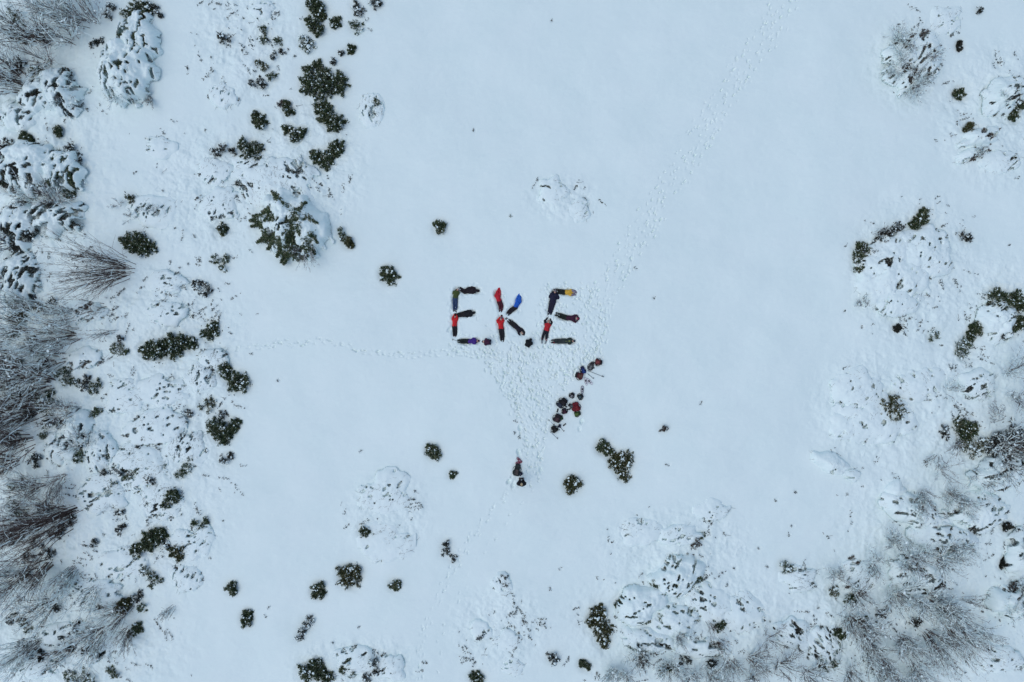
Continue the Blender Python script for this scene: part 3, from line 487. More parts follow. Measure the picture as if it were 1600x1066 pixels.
# ------------------------------------------------------------------ evergreen shrubs
GREEN_NOTE = {9: "largest green shrub, wide and dark with a knobbly outline, near the top left trees", 26: "dark snow-free shrub beside the fanning bare bush",
  37: "long caterpillar-shaped green shrub left of the trail's start", 36: None}
def shrub(i, lobes, kd, snowy, tone):
    R = np.random.default_rng(1000 + i)
    cx = sum(l[0] for l in lobes) / len(lobes); cy = sum(l[1] for l in lobes) / len(lobes)
    ext = max(math.hypot(l[0] - cx, l[1] - cy) + l[2] for l in lobes)
    bx, by = P(cx, cy, ext / PXM * .4); bz = gz(bx, by) - .04
    LV, LF, TV, TF, SV, SF, PADS = [], [], [], [], [], [], []
    lo = to = so = 0
    for (px, py, r0) in lobes:
        r = r0 / PXM * (1.12 if kd == 'd' else 1.05); h = r * 1.0 + .12
        x, y = P(px, py, h * .6); x -= bx; y -= by
        nc = int((30 if kd == 'd' else 22) * r * r + (9 if kd == 'd' else 7)); per = 26 if kd == 'd' else 6
        cu = R.normal(0, 1, (nc, 3)); cu[:, 2] = np.abs(cu[:, 2]) * .9 - .12; cu /= np.linalg.norm(cu, axis=1, keepdims=True)
        cr = r * R.uniform(.62, 1.12, nc); u = np.repeat(cu, per, 0); n = len(u)
        rad = np.repeat(cr, per) * (1 - .5 * R.random(n) ** 1.6); wid = np.where(rad > np.repeat(cr, per) * .85, .035, .065) * (1 if r > .35 else .7) * (1 if kd == 'd' else 1.25)
        rad = np.where(R.random(n) < .10, rad * R.uniform(1.0, 1.28, n), rad)
        c = u * rad[:, None] * np.array([1, 1, h / r]) + R.normal(0, 1, (n, 3)) * wid[:, None] + np.array([x, y, .06])
        if kd == 'd':                                    # the dark heart between the branch ends
            m2 = int(260 * r * r) + 6; v2 = R.normal(0, 1, (m2, 3)); v2[:, 2] = np.abs(v2[:, 2]); v2 /= np.linalg.norm(v2, axis=1, keepdims=True)
            c = np.concatenate([c, v2 * (r * R.uniform(.25, .74, (m2, 1))) * np.array([1, 1, h / r]) + np.array([x, y, .05])]); u = np.concatenate([u, v2])
        c[:, 2] = np.maximum(c[:, 2], .03)
        a = u + np.array([0, 0, .35])
        V, F = leaves(c, a, 6, .125 if kd == 'd' else .14, .021, R)
        LV.append(V); LF.append(F + lo); lo += len(V)
        # stems
        m = max(4, int(16 * r)); sel = R.choice(len(c), min(m * 2, len(c)), replace=False)
        p1 = c[sel]; p0 = np.array([x, y, -.05]) + R.normal(0, .05 + .08 * r, (len(sel), 3)) * np.array([1, 1, 0])
        mid = (p0 + p1) / 2 + R.normal(0, .04 * r + .01, p0.shape)
        for (q0, q1, ra, rb) in ((p0, mid, .014, .010), (mid, p1, .010, .005)):
            V, F = tubes(q0, q1, np.full(len(q0), ra), np.full(len(q0), rb)); TV.append(V); TF.append(F + to); to += len(V)
        q0 = np.array([[0, 0, -.10]]); V, F = tubes(q0, np.array([[x, y, -.05]]), np.array([.03]), np.array([.03])); TV.append(V); TF.append(F + to); to += len(V)
        # snow caught on the leaves
        up = (u[:, 2] > .2) & (np.linalg.norm((c - np.array([x, y, .06])) / np.array([1, 1, h / r]), axis=1) > r * .6)
        if up.sum() > 3 and snowy > 0:
            nn = int(60 * r * r * (1 + 3 * snowy)) + 3; k = R.choice(np.where(up)[0], min(nn, up.sum()), replace=False)
            s = .016 + .045 * R.random(len(k)) ** 4 * (1 + snowy)
            V, F = lumps(c[k] + a[k] * .06 + np.array([0, 0, .03]), s, R); SV.append(V); SF.append(F + so); so += len(V)
            if r0 > 7:
                nb = max(1, int(3.2 * snowy * r * r + R.random() * 1.2 * snowy + .5)); k = R.choice(np.where(u[:, 2] > .4)[0], nb) if (u[:, 2] > .4).any() else []
                for kk in k:
                    cc = c[kk][None] + np.array([0, 0, .03]) + R.normal(0, .05, (4, 3)) * np.array([1, 1, .3])
                    PADS.append(lumps(cc, (.06 + .06 * snowy) * R.uniform(.6, 1.2, 4), R, .5))
    look = size_word(ext) + ("" if kd == 'd' else " thin") + (" snow-free" if snowy < .15 else " snow-flecked" if snowy < .55 else " snow-capped")
    look += {'leaf': " green shrub", 'leaf_olive': " olive shrub", 'leaf_dark': " blackish shrub", 'leaf_brown': " brown shrub"}[tone]
    root = empty("evergreen_shrub", (bx, by, bz))
    note = GREEN_NOTES.get((int(lobes[0][0]), int(lobes[0][1])))
    if note: used.add(note)
    tag(root, note or place_label(look, cx, cy), "shrub", "evergreen shrubs showing through the snow")
    LV = np.concatenate(LV); LF = np.concatenate(LF)
    if SV:
        SV = np.concatenate(SV); SF = np.concatenate(SF)
        mesh_np("foliage", np.concatenate([LV, SV]), [LF, SF + len(LV)], [M[tone], M['snow']], root, midx=[0] * len(LF) + [1] * len(SF))
    else: mesh_np("foliage", LV, LF, M[tone], root)
    mesh_np("stem", np.concatenate(TV), np.concatenate(TF), M['bark'], root)
    for V, F in PADS: mesh_np("snow_cap", V, F, M['snow'], root, True)
GREEN_NOTES = {(484,128): "largest green shrub, wide and dark with a knobbly outline, near the top left trees",
 (196,376): "dark green snow-free shrub beside the fanning bare bush", (225,548): "long caterpillar-shaped green shrub where the left trail begins",
 (537,895): "square-shaped olive shrub with white snow patch, alone below left of the people", (896,762): "round olive shrub just right of the standing drone pilot",
 (944,698): "smaller upper left one of the twin green shrubs below the rucksacks", (965,718): "larger lower right one of the twin green shrubs, with snow pads",
 (936,960): "tall oval olive shrub frosted with snow at the bottom, left of the snow-loaded bush", (686,354): "round green shrub alone above the left human E",
 (607,431): "frosted green shrub alone to the left of the human letters", (677,708): "round green shrub alone left of the rucksacks and above the loop of snow mounds",
 (707,742): "tiny green shrub left of the standing drone pilot", (1395,638): "lone olive green shrub on top of the right-hand snow mound",
 (335,671): "broad dark shrub with two side lobes at the clearing's left edge", (240,842): "slanting dense green shrub in the lower left thicket",
 (1506,666): "big dense evergreen near the right edge, darkest part of its clump", (1505,142): "small dark round shrub alone in the upper right snow",
 (1562,463): "dark evergreen with shaded hollow on its left, at the right edge", (1124,977): "small green shrub alone among the lower bare twigs",
 (344,356): "small round shrub alone left of the big snowy conifer"}

# ------------------------------------------------------------------ bushes buried in snow
CONE_TIPS = [(430,304,8),(437,312,6),(404,336,9),(401,350,9),(416,330,7),(425,344,8),(410,371,10),(425,378,11),(440,383,9),(446,398,12),(436,390,9),(456,384,9),(465,343,11),(471,357,11),
             (459,366,9),(485,384,10),(478,391,7),(450,322,6),(472,328,10),(440,402,6),(488,345,9),(455,372,8),(394,343,5),(492,372,7)]
def snow_bush(i, px, py, rx, ry, ang, h, cover, sdir_, tone):
    R = np.random.default_rng(3000 + i)
    bx, by = P(px, py, h * .25); bz = gz(bx, by) - .10 * h
    a, b = rx / PXM * 1.03, ry / PXM * 1.03; t = math.radians(ang); ext = max(a, b) * 1.12
    st = .05 if max(a, b) < 1.6 else .065
    g = np.arange(-ext, ext + st, st); xx, yy = np.meshgrid(g, g, indexing='ij')
    h = h * (.62 if h > 1.25 else .5 if h > .95 else .36)
    def shell(x, y):
        u = x * math.cos(t) + y * math.sin(t); v = -x * math.sin(t) + y * math.cos(t)
        th = np.arctan2(v / b, u / a)
        rr = np.hypot(u / a, v / b) / (.66 + .38 * vnoise(np.cos(th) * 1.7 + 8, np.sin(th) * 1.7 + 8, i) + .28 * vnoise(x * 1.9 + 30, y * 1.9 + 30, i + 2))
        d = np.clip(1 - rr ** 2, 0, 1) ** (.75 if h > .9 else 1.25)
        lump = fbm(x, y, .9, 4, i + 5, .6)
        return rr, d * h * (.82 + .42 * lump) + (.05 if h > .4 else .02) * fbm(x, y, .3, 2, i + 9) + .06 * np.clip(1.3 - rr, 0, 1) - .10 * np.clip((rr - .82) / .25, 0, 1)
    rr, S = shell(xx, yy)
    sd_ = math.radians(sdir_); strc = 2.7
    U = (xx * math.cos(sd_) + yy * math.sin(sd_)) / strc; Vv = -xx * math.sin(sd_) + yy * math.cos(sd_)
    wob = .15 * fbm(xx, yy, .8, 2, i + 70)
    con = (px, py) == (455, 352)
    if con:
        F = fbm(U + wob, Vv + wob, .24, 3, 61, .65) + .55 * np.clip((yy * .8 + xx * .5) / 1.6, -1, 1) + .4 * fbm(xx, yy, 1.0, 3, 66)
    else: F = fbm(U + wob, Vv + wob, .21, 3, i + 60, .7) + .50 * fbm(xx, yy, 1.1, 3, i + 66)
    thr = np.quantile(F[rr < 1], 1 - min(.995, cover + .35 * (1 - cover)))
    f = (F - thr)
    edge = np.clip((1.0 - rr) / .10, -1, 1)
    thick = (.04 + .09 * min(1, h)) * (1 - np.exp(-np.clip(f, 0, None) * 8)) * np.clip((1.06 - rr) / .14, 0, 1)
    ok = (thick > .004)
    top = S + thick + .02 + (.035 if h > .4 else .015) * fbm(xx, yy, .22, 3, i + 90, .6) * np.clip(thick / .05, 0, 1); bot = S - .06 - .25 * thick
    # small drop to the snow at the rim
    n = len(g)
    q = ok[:-1, :-1] & ok[1:, :-1] & ok[1:, 1:] & ok[:-1, 1:]
    I, J = np.where(q)
    idx = np.full((n, n), -1); used_v = np.zeros((n, n), bool)
    for (di, dj) in ((0, 0), (1, 0), (1, 1), (0, 1)): used_v[I + di, J + dj] = True
    idx[used_v] = np.arange(used_v.sum()); nv = used_v.sum()
    xj = xx + .3 * st * R.normal(0, 1, xx.shape) * 0; yj = yy
    Vt = np.stack([xj[used_v], yj[used_v], top[used_v]], 1); Vb = np.stack([xj[used_v], yj[used_v], bot[used_v]], 1)
    quad = np.stack([idx[I, J], idx[I + 1, J], idx[I + 1, J + 1], idx[I, J + 1]], 1)
    Fs = [quad, quad[:, ::-1] + nv]
    # walls round the rim
    qp = np.pad(q, 1); W = []
    for (di, dj, c0, c1) in ((-1, 0, (0, 1), (0, 0)), (1, 0, (1, 0), (1, 1)), (0, -1, (0, 0), (1, 0)), (0, 1, (1, 1), (0, 1))):
        e = q & ~qp[1 + di:qp.shape[0] - 1 + di, 1 + dj:qp.shape[1] - 1 + dj]
        ei, ej = np.where(e)
        A = idx[ei + c0[0], ej + c0[1]]; B = idx[ei + c1[0], ej + c1[1]]
        W.append(np.stack([B, A, A + nv, B + nv], 1))
    Fs.append(np.concatenate(W))
    # leaves and twigs between the pads
    area = math.pi * a * b
    ns = int(area * (25 + 330 * (1 - cover) * 1.2)) + 10
    ns = min(ns * 3, 16000)
    x = R.uniform(-ext, ext, ns); y = R.uniform(-ext, ext, ns)
    r2, s2 = shell(x, y)
    ii = np.clip(((x - g[0]) / st).astype(int), 0, n - 1); jj = np.clip(((y - g[0]) / st).astype(int), 0, n - 1)
    ff = f[ii, jj]
    keep = (r2 < 1.0) & (ff < .05)
    x, y, s2 = x[keep], y[keep], s2[keep]
    clump = vnoise(x * 2.2, y * 2.2, i + 3) > (.42 if cover < .9 else .30); x, y, s2 = x[clump], y[clump], s2[clump]
    if len(x) < 5: x, y, s2 = np.array([0., .1, -.1, .2, 0]), np.array([0., .1, .2, -.1, .2]), np.full(5, .3 * h)
    c = np.stack([x, y, np.maximum(s2 - R.uniform(.0, .12, len(x)), .02)], 1)
    rad = np.stack([x, y, np.zeros_like(x)], 1); rad /= np.linalg.norm(rad, axis=1, keepdims=True) + 1e-6
    ax = rad * .6 + np.array([math.cos(sd_), math.sin(sd_), 0]) * .5 * np.sign(R.random((len(x), 1)) - .4) + np.array([0, 0, .3])
    LV, LF = leaves(c, ax, 5, .13, .024, R, .2)
    if con:                                              # dark bough tips fanning to the lower left, seen clear of the snow
        for (qx, qy, qr) in CONE_TIPS:
            m_ = int(qr * 15); tx, ty = P(qx, qy, h * .5); tx -= bx; ty -= by
            dd_ = np.array([qx - 468, -(qy - 335), 0.0]); dd_ /= np.linalg.norm(dd_); pp = np.array([-dd_[1], dd_[0], 0])
            al = R.uniform(-1, 1, m_); wd_ = .5 * (1.1 - al) / 2
            cc = np.array([tx, ty, 0]) + dd_ * (al * qr / PXM * 1.25)[:, None] + pp * (R.normal(0, .45, m_) * wd_ * 2 * qr / PXM)[:, None]
            _, sh = shell(cc[:, 0], cc[:, 1]); cc[:, 2] = np.maximum(sh, .12) + R.uniform(.02, .20, m_)
            v_, f_ = leaves(cc, np.tile(dd_ * 1.2 + np.array([0, 0, .1]), (m_, 1)), 6, .14, .022, R, .3); LF = np.concatenate([LF, f_ + len(LV)]); LV = np.concatenate([LV, v_])
    sel = R.choice(len(c), min(len(c), int(30 + area * 14)), replace=False)
    p1 = c[sel]; p0 = p1 * np.array([.15, .15, 0]) + np.array([0, 0, -.05])
    mid = p0 * .4 + p1 * .6 + np.array([0, 0, .0]); mid[:, 2] = np.minimum(mid[:, 2] * 1.3, p1[:, 2] * .96)
    TV1, TF1 = tubes(p0, mid, np.full(len(sel), .018), np.full(len(sel), .012)); TV2, TF2 = tubes(mid, p1, np.full(len(sel), .012), np.full(len(sel), .006))
    # fine frosted twigs lying over the snow pads, all swept the same way
    nf = int(area * (9 if cover > .9 else 26) * (1.3 if tone == 'leaf_brown' else 1)) + 6
    fx = R.uniform(-ext, ext, nf * 4); fy = R.uniform(-ext, ext, nf * 4); fr, fs = shell(fx, fy)
    okf = (fr < .98) & (vnoise(fx * 1.3 + 4, fy * 1.3 + 4, i + 12) > .45); fx, fy, fs = fx[okf][:nf], fy[okf][:nf], fs[okf][:nf]
    if len(fx):
        q = np.stack([fx, fy, fs], 1); th0 = sd_ + R.normal(0, .45, len(fx)) + math.pi * (R.random(len(fx)) < .5); Lf = R.uniform(.10, .34, len(fx)); fd = 0
        FV, FF2 = [], []
        for k in range(3):
            q2 = q + np.stack([np.cos(th0) * Lf / 2, np.sin(th0) * Lf / 2, np.zeros(len(fx))], 1); _, z2 = shell(q2[:, 0], q2[:, 1]); q2[:, 2] = z2 + R.uniform(.03, .12, len(fx))
            v_, f_ = tubes(q, q2, np.full(len(fx), .009 - .002 * k), np.full(len(fx), .007 - .002 * k)); FV.append(v_); FF2.append(f_ + fd); fd += len(v_)
            q = q2; th0 = th0 + R.normal(0, .35, len(fx))
        FV = np.concatenate(FV); FF2 = np.concatenate(FF2)
        LF = np.concatenate([LF, FF2 + len(LV)]); LV = np.concatenate([LV, FV])
    e_px = max(rx, ry)
    look = ("low" if h < .65 else "rounded" if h < 1.3 else "tall") + {'leaf': " snowy bush with green tips", 'leaf_dark': " snowy bush with dark tips", 'leaf_brown': " snowy bush, withered"}[tone]
    if h < .65 and e_px > 30: look = look.replace("low", "wide low")
    root = empty("snowy_bush", (bx, by, bz))
    note = NOTABLE.get((px, py))
    if note: used.add(note)
    tag(root, note or place_label(look, px, py), "bush", "bushes buried under snow")
    mesh_np("snow_load", np.concatenate([Vt, Vb]), Fs, M['snow'], root, True)
    mesh_np("foliage", LV, LF, M[tone], root)
    mesh_np("stem", np.concatenate([TV1, TV2]), np.concatenate([TF1, TF2 + len(TV1)]), M['bark'], root)

# ------------------------------------------------------------------ bare bushes
def bare_bush(i, px, py, n, L, lean, spread, snowy, tone, thick):
    R = np.random.default_rng(5000 + i)
    bx, by = P(px, py, .1); bz = gz(bx, by)
    ln = np.array([lean[0], -lean[1], 0.0])
    tang = spread >= .85; n = int(n * (.25 if tang else .44)) + 3; sg = .55 if tang else .34; tk = 1.65 if tang else 1.05
    az = R.uniform(0, 2 * math.pi, n); out = np.stack([np.cos(az), np.sin(az), np.zeros(n)], 1)
    d = ln * .62 + out * spread * R.uniform(.15, .75, (n, 1)) + np.array([0, 0, .95])
    d /= np.linalg.norm(d, axis=1, keepdims=True)
    p = np.array([0, 0, -.08]) + out * R.uniform(0, .16 * L, (n, 1)) + np.zeros((n, 3))
    P0, P1, R0, R1 = [], [], [], []
    Ls = L * R.uniform(.55, 1.1, n)
    K = 7
    nodes = []
    r = np.full(n, .017 * thick * tk) * R.uniform(.8, 1.5, n) * (L / 3) ** .4
    for k in range(K):
        q = p + d * (Ls / K)[:, None]
        r2 = r * .82
        P0.append(p); P1.append(q); R0.append(r); R1.append(r2)
        if k >= 1: nodes.append((q, d.copy(), r2 * .7, Ls * (1 - k / K)))
        p, r = q, r2
        d = d + R.normal(0, .07, (n, 3)) + ln * .035 + out * .02 - np.array([0, 0, .035]); d /= np.linalg.norm(d, axis=1, keepdims=True)
    for (q, dd, rr, rem) in nodes:
        for s in range(3 if tang else 2):
            dv = dd + R.normal(0, sg, dd.shape); dv /= np.linalg.norm(dv, axis=1, keepdims=True)
            l = np.minimum(rem, L * .5) * R.uniform(.3, .75 if tang else .55, len(q)); 
            q1 = q + dv * (l * .5)[:, None]; dv2 = dv + R.normal(0, .18, dv.shape); dv2 /= np.linalg.norm(dv2, axis=1, keepdims=True)
            q2 = q1 + dv2 * (l * .5)[:, None]
            P0 += [q, q1]; P1 += [q1, q2]; R0 += [rr * .8, rr * .6]; R1 += [rr * .6, rr * .4]
            if s == 0:
                for qq in ((q1,) if tang else (q1, q1)):
                    dv3 = dv + R.normal(0, sg + .1, dv.shape); dv3 /= np.linalg.norm(dv3, axis=1, keepdims=True)
                    P0.append(qq); P1.append(qq + dv3 * (l * .42)[:, None]); R0.append(rr * .5); R1.append(rr * .32)
    P0 = np.concatenate(P0); P1 = np.concatenate(P1); R0 = np.concatenate(R0); R1 = np.concatenate(R1)
    R0 = np.maximum(R0, .0065); R1 = np.maximum(R1, .0048)
    ok = (P1[:, 2] > .02)
    P0, P1, R0, R1 = P0[ok], P1[ok], R0[ok], R1[ok]
    V, F = tubes(P0, P1, R0, R1)
    word = "dense" if n > 45 else "loose" if n > 18 else "sparse"
    tl = "tall" if L > 2.9 else "waist-high" if L < 1.7 else "head-high"
    root = empty("bare_bush", (bx, by, bz))
    note = "wide fanning bare bush whose brown stems all spread left from one foot" if i == 0 else None
    if note: used.add(note)
    look = f"{word} leafless {'grey' if tone == 'twig_grey' else 'brown'} {tl} bush"
    tag(root, note or place_label(look, px + lean[0] * L * 7, py + lean[1] * L * 7), "bare bush", "leafless bushes in the thickets")
    BV, BF = V, F; SVv = None; V0_ = V
    if snowy >= .2:
        kk = R.choice(len(P0), int(n * 2.5 * snowy), replace=False); tt = R.random((len(kk), 1))
        PV, PF = lumps(P0[kk] * tt + P1[kk] * (1 - tt) + np.array([0, 0, .03]), .035 + .075 * R.random(len(kk)) ** 2, R, .45)
        BV = np.concatenate([BV, PV])
    if snowy > 0:
        flat = np.abs((P1 - P0)[:, 2]) / (np.linalg.norm(P1 - P0, axis=1) + 1e-9) < .86
        k = np.where(flat & (R.random(len(P0)) < snowy * 1.3))[0]
        if len(k) > 2:
            off = np.array([0, 0, 1.0])
            V, F = tubes(P0[k] + off * (R0[k][:, None] + .006), P1[k] + off * (R1[k][:, None] + .006), R0[k] * 1.1 + .016, R1[k] + .008, 4)
            SVv = V; SFf = F
    Fs_ = [BF]
    if snowy >= .2: Fs_.append(PF + len(V0_))
    if SVv is not None: Fs_.append(SFf + len(BV)); BV = np.concatenate([BV, SVv])
    mesh_np("branches", BV, Fs_, [M[tone], M['snow']], root, midx=[0] * len(BF) + [1] * sum(len(f) for f in Fs_[1:]))

# ------------------------------------------------------------------ small sprigs
def sprig(i, px, py, s, tone):
    R = np.random.default_rng(7000 + i)
    x, y = P(px, py, .08); z = gz(x, y)
    r = s / PXM * .62; n = 1 + int(s * .45)
    ang = R.uniform(0, 3.14); c = np.stack([R.normal(0, r * .5, n), R.normal(0, r * .22, n), R.uniform(.01, .07, n)], 1)
    c = np.stack([c[:, 0] * math.cos(ang) - c[:, 1] * math.sin(ang), c[:, 0] * math.sin(ang) + c[:, 1] * math.cos(ang), c[:, 2]], 1)
    V, F = leaves(c, np.tile([[math.cos(ang), math.sin(ang), .5]], (n, 1)), 4, .11, .018, R)
    p0 = c * np.array([.5, .5, 0]) - np.array([0, 0, .06]); TV, TF = tubes(p0, c + np.array([0, 0, .03]), np.full(n, .009), np.full(n, .004))
    root = empty("leafy_sprig", (x, y, z))
    look = {'leaf': "green leafy sprig", 'leaf_dark': "dark leafy sprig", 'leaf_brown': "withered brown sprig"}[tone] + ""
    tag(root, place_label(("tiny " if s < 5 else "small " if s < 7 else "") + look, px, py), "sprig", "leafy sprigs poking out of the snow")
    mesh_np("foliage", V, F, M[tone], root)
    mesh_np("stem", TV, TF, M['bark'], root)
    dent(x + .05, y + .03, .14, .12, 0, .03)

for i, (lobes, kd, sn, tone) in enumerate(GREEN): shrub(i, lobes, kd, sn, tone)
for i, a in enumerate(SNOWY): snow_bush(i, *a)
for i, a in enumerate(BARE): bare_bush(i, *a)
for i, a in enumerate(SPRIG):
    if a[2] > 4 and (a[3] != 'leaf_brown' or a[2] > 5): sprig(i, *a)

# leaf tips of the buried undergrowth: nobody could count them
def undergrowth():
    R = np.random.default_rng(99)
    px = R.uniform(0, 1600, 26000); py = R.uniform(0, 1066, 26000)
    m = zone_mask(px, py); x = (px - 800) / PXM; y = (533 - py) / PXM
    dens = m * np.clip(vnoise(x * .5, y * .5, 3) * 1.6 - .45, 0, 1) * (vnoise(x * 1.5, y * 1.5, 8) > .46)
    keep = R.random(len(px)) < dens * .62
    x, y = x[keep], y[keep]
    z = np.array([gz(a, b) for a, b in zip(x, y)])
    ang = fbm(x, y, 4, 2, 5) * 4 + .8
    VV, FF, o = [], [], 0
    kk = 1 + R.integers(0, 5, len(x)) ** 2 // 2          # clusters of very different size
    for k in np.unique(kk):
        q = kk == k; n = q.sum()
        along = R.normal(0, .03 + .025 * k, (n, k)); ac = R.normal(0, .03, (n, k))
        c = np.stack([x[q][:, None] + along * np.cos(ang[q])[:, None] - ac * np.sin(ang[q])[:, None], y[q][:, None] + along * np.sin(ang[q])[:, None] + ac * np.cos(ang[q])[:, None], np.repeat(z[q][:, None], k, 1) + .015 + R.uniform(0, .05, (n, k))], 2).reshape(-1, 3)
        a = np.repeat(np.stack([np.cos(ang[q]), np.sin(ang[q]), np.full(n, .25)], 1), k, 0)
        V, F = leaves(c, a, 3, .11, .021, R, .3); VV.append(V); FF.append(F + o); o += len(V)
    # thin bowed strands
    q = R.choice(len(x), 420, replace=False); n = len(q); L = R.uniform(.12, .5, n); t0 = ang[q] + R.normal(0, .7, n)
    p = np.stack([x[q], y[q], z[q] + .01], 1); pts = [p]
    for k in range(4):
        t0 = t0 + R.normal(.15, .2, n); p = p + np.stack([np.cos(t0) * L / 4, np.sin(t0) * L / 4, np.full(n, (.02, .01, -.005, -.02)[k])], 1); pts.append(p)
    for a, b in zip(pts[:-1], pts[1:]):
        V, F = tubes(a, b, np.full(n, .009), np.full(n, .007)); VV.append(V); FF.append(F + o); o += len(V)
    o = mesh_np("undergrowth", np.concatenate(VV), np.concatenate(FF), M['leaf_dark'])
    tag(o, "dark leaf tips of buried undergrowth scattered over the thicket snow", "undergrowth", kind='stuff')
undergrowth()

# ------------------------------------------------------------------ people
HIGH = {}
def balls_mesh(parts):
    """parts: ('c', p0, p1, r0, r1) tapered limb, ('e', centre, radii, 3x3 axes) ellipsoid, ('t', p0, p1, side, rw0, rt0, rw1, rt1) oval trunk"""
    V, F, o = [], [], 0
    def add(v, f):
        nonlocal o
        V.append(v); F.extend([[i + o for i in q] for q in f]); o += len(v)
    for p in parts:
        if p[0] == 'c':
            p0, p1 = np.array(p[1], float), np.array(p[2], float)
            for q, r in ((p0, p[3]), (p1, p[4])): add(ICO2_V * r + q, ICO2_F)
            if np.linalg.norm(p1 - p0) > 1e-4:
                v, f = tubes(p0[None], p1[None], np.array([p[3]]), np.array([p[4]]), 14)
                add(v, [list(q) for q in f] + [list(range(13, -1, -1)), list(range(14, 28))])
        elif p[0] == 'e':
            A = np.array(p[3]); add((ICO2_V * np.array(p[2])) @ A + np.array(p[1]), ICO2_F)
        elif p[0] == 't':
            p0, p1 = np.array(p[1], float), np.array(p[2], float); d = (p1 - p0) / np.linalg.norm(p1 - p0)
            s_ = np.array(p[3], float); s_ = s_ - d * s_.dot(d); s_ /= np.linalg.norm(s_); n_ = np.cross(d, s_); k = 20; v = []
            for t, rw, rt in ((0, p[4], p[5]), (1, p[6], p[7])):
                c = p0 + (p1 - p0) * t
                v += [c + s_ * math.cos(6.28318 * i / k) * rw + n_ * math.sin(6.28318 * i / k) * rt for i in range(k)]
            v = np.array(v); f = [[i, (i + 1) % k, k + (i + 1) % k, k + i] for i in range(k)] + [list(range(k - 1, -1, -1)), list(range(k, 2 * k))]
            add(v, f)
            add((ICO2_V * np.array([p[4], p[5], min(p[4], p[5]) * .6])) @ np.array([s_, n_, d]) + p0, ICO2_F)
            add((ICO2_V * np.array([p[6], p[7], min(p[6], p[7]) * .6])) @ np.array([s_, n_, d]) + p1, ICO2_F)
    return np.concatenate(V), F
_bm = bmesh.new(); bmesh.ops.create_icosphere(_bm, subdivisions=2, radius=1)
ICO2_V = np.array([v.co[:] for v in _bm.verts]); ICO2_F = [[v.index for v in f.verts] for f in _bm.faces]; _bm.free()

def fused(name, parts, material, parent, voxel=.018, smooth=4, crease=0.0, seed=0):
    """one continuous surface grown over overlapping limbs"""
    V, F = balls_mesh(parts)
    me = bpy.data.meshes.new(name + "_raw"); me.from_pydata(V.tolist(), [], F)
    t = bpy.data.objects.new(name + "_raw", me); COL.objects.link(t)
    m = t.modifiers.new("r", 'REMESH'); m.mode = 'VOXEL'; m.voxel_size = voxel
    m = t.modifiers.new("s", 'SMOOTH'); m.factor = .5; m.iterations = smooth
    dg = bpy.context.evaluated_depsgraph_get(); me2 = bpy.data.meshes.new_from_object(t.evaluated_get(dg))
    bpy.data.objects.remove(t); bpy.data.meshes.remove(me)
    if crease:
        n = len(me2.vertices); co = np.empty(n * 3); no = np.empty(n * 3); me2.vertices.foreach_get('co', co); me2.vertices.foreach_get('normal', no)
        co = co.reshape(-1, 3); no = no.reshape(-1, 3)
        k = vnoise(co[:, 0] * 11 + co[:, 2] * 7, co[:, 1] * 11 - co[:, 2] * 6, seed) + .5 * vnoise(co[:, 0] * 26, co[:, 1] * 26 + co[:, 2] * 20, seed + 3) - .75
        co += no * (k * crease)[:, None]; me2.vertices.foreach_set('co', co.ravel())
    me2.name = name; me2.polygons.foreach_set('use_smooth', np.ones(len(me2.polygons), bool)); me2.materials.clear(); me2.materials.append(material); me2.update()
    o = bpy.data.objects.new(name, me2); COL.objects.link(o); o.parent = parent
    return o

def nrm(v): v = np.array(v, float); return v / (np.linalg.norm(v) + 1e-9)
def hand_parts(w_, d, s_, n_, g=0.0, side=1):
    """w_ wrist, d finger direction, s_ across the palm, n_ out of the back of the hand; fingers bend away from n_"""
    out = [('t', w_, w_ + d * .085, s_, .032 + g, .016 + g, .042 + g, .014 + g)]
    for k, (off, L) in enumerate(((-.030, .072), (-.010, .084), (.011, .078), (.031, .060))):
        b = w_ + d * .088 + s_ * off * side; a1 = nrm(d - n_ * .25 + s_ * off * side * 2); a2 = nrm(d - n_ * .9); a3 = nrm(d - n_ * 1.5)
        p1 = b + a1 * L * .45; p2 = p1 + a2 * L * .32; p3 = p2 + a3 * L * .24
        r = .0088 + g * .55
        out += [('c', b, p1, r, r * .95), ('c', p1, p2, r * .95, r * .88), ('c', p2, p3, r * .88, r * .78)]
    b = w_ + d * .025 - s_ * .030 * side; p1 = b + nrm(-s_ * side + d * .9) * .038; p2 = p1 + nrm(-s_ * side * .4 + d - n_ * .3) * .032
    out += [('c', b, p1, .013 + g * .5, .0105 + g * .5), ('c', p1, p2, .0105 + g * .5, .009 + g * .5)]
    return out

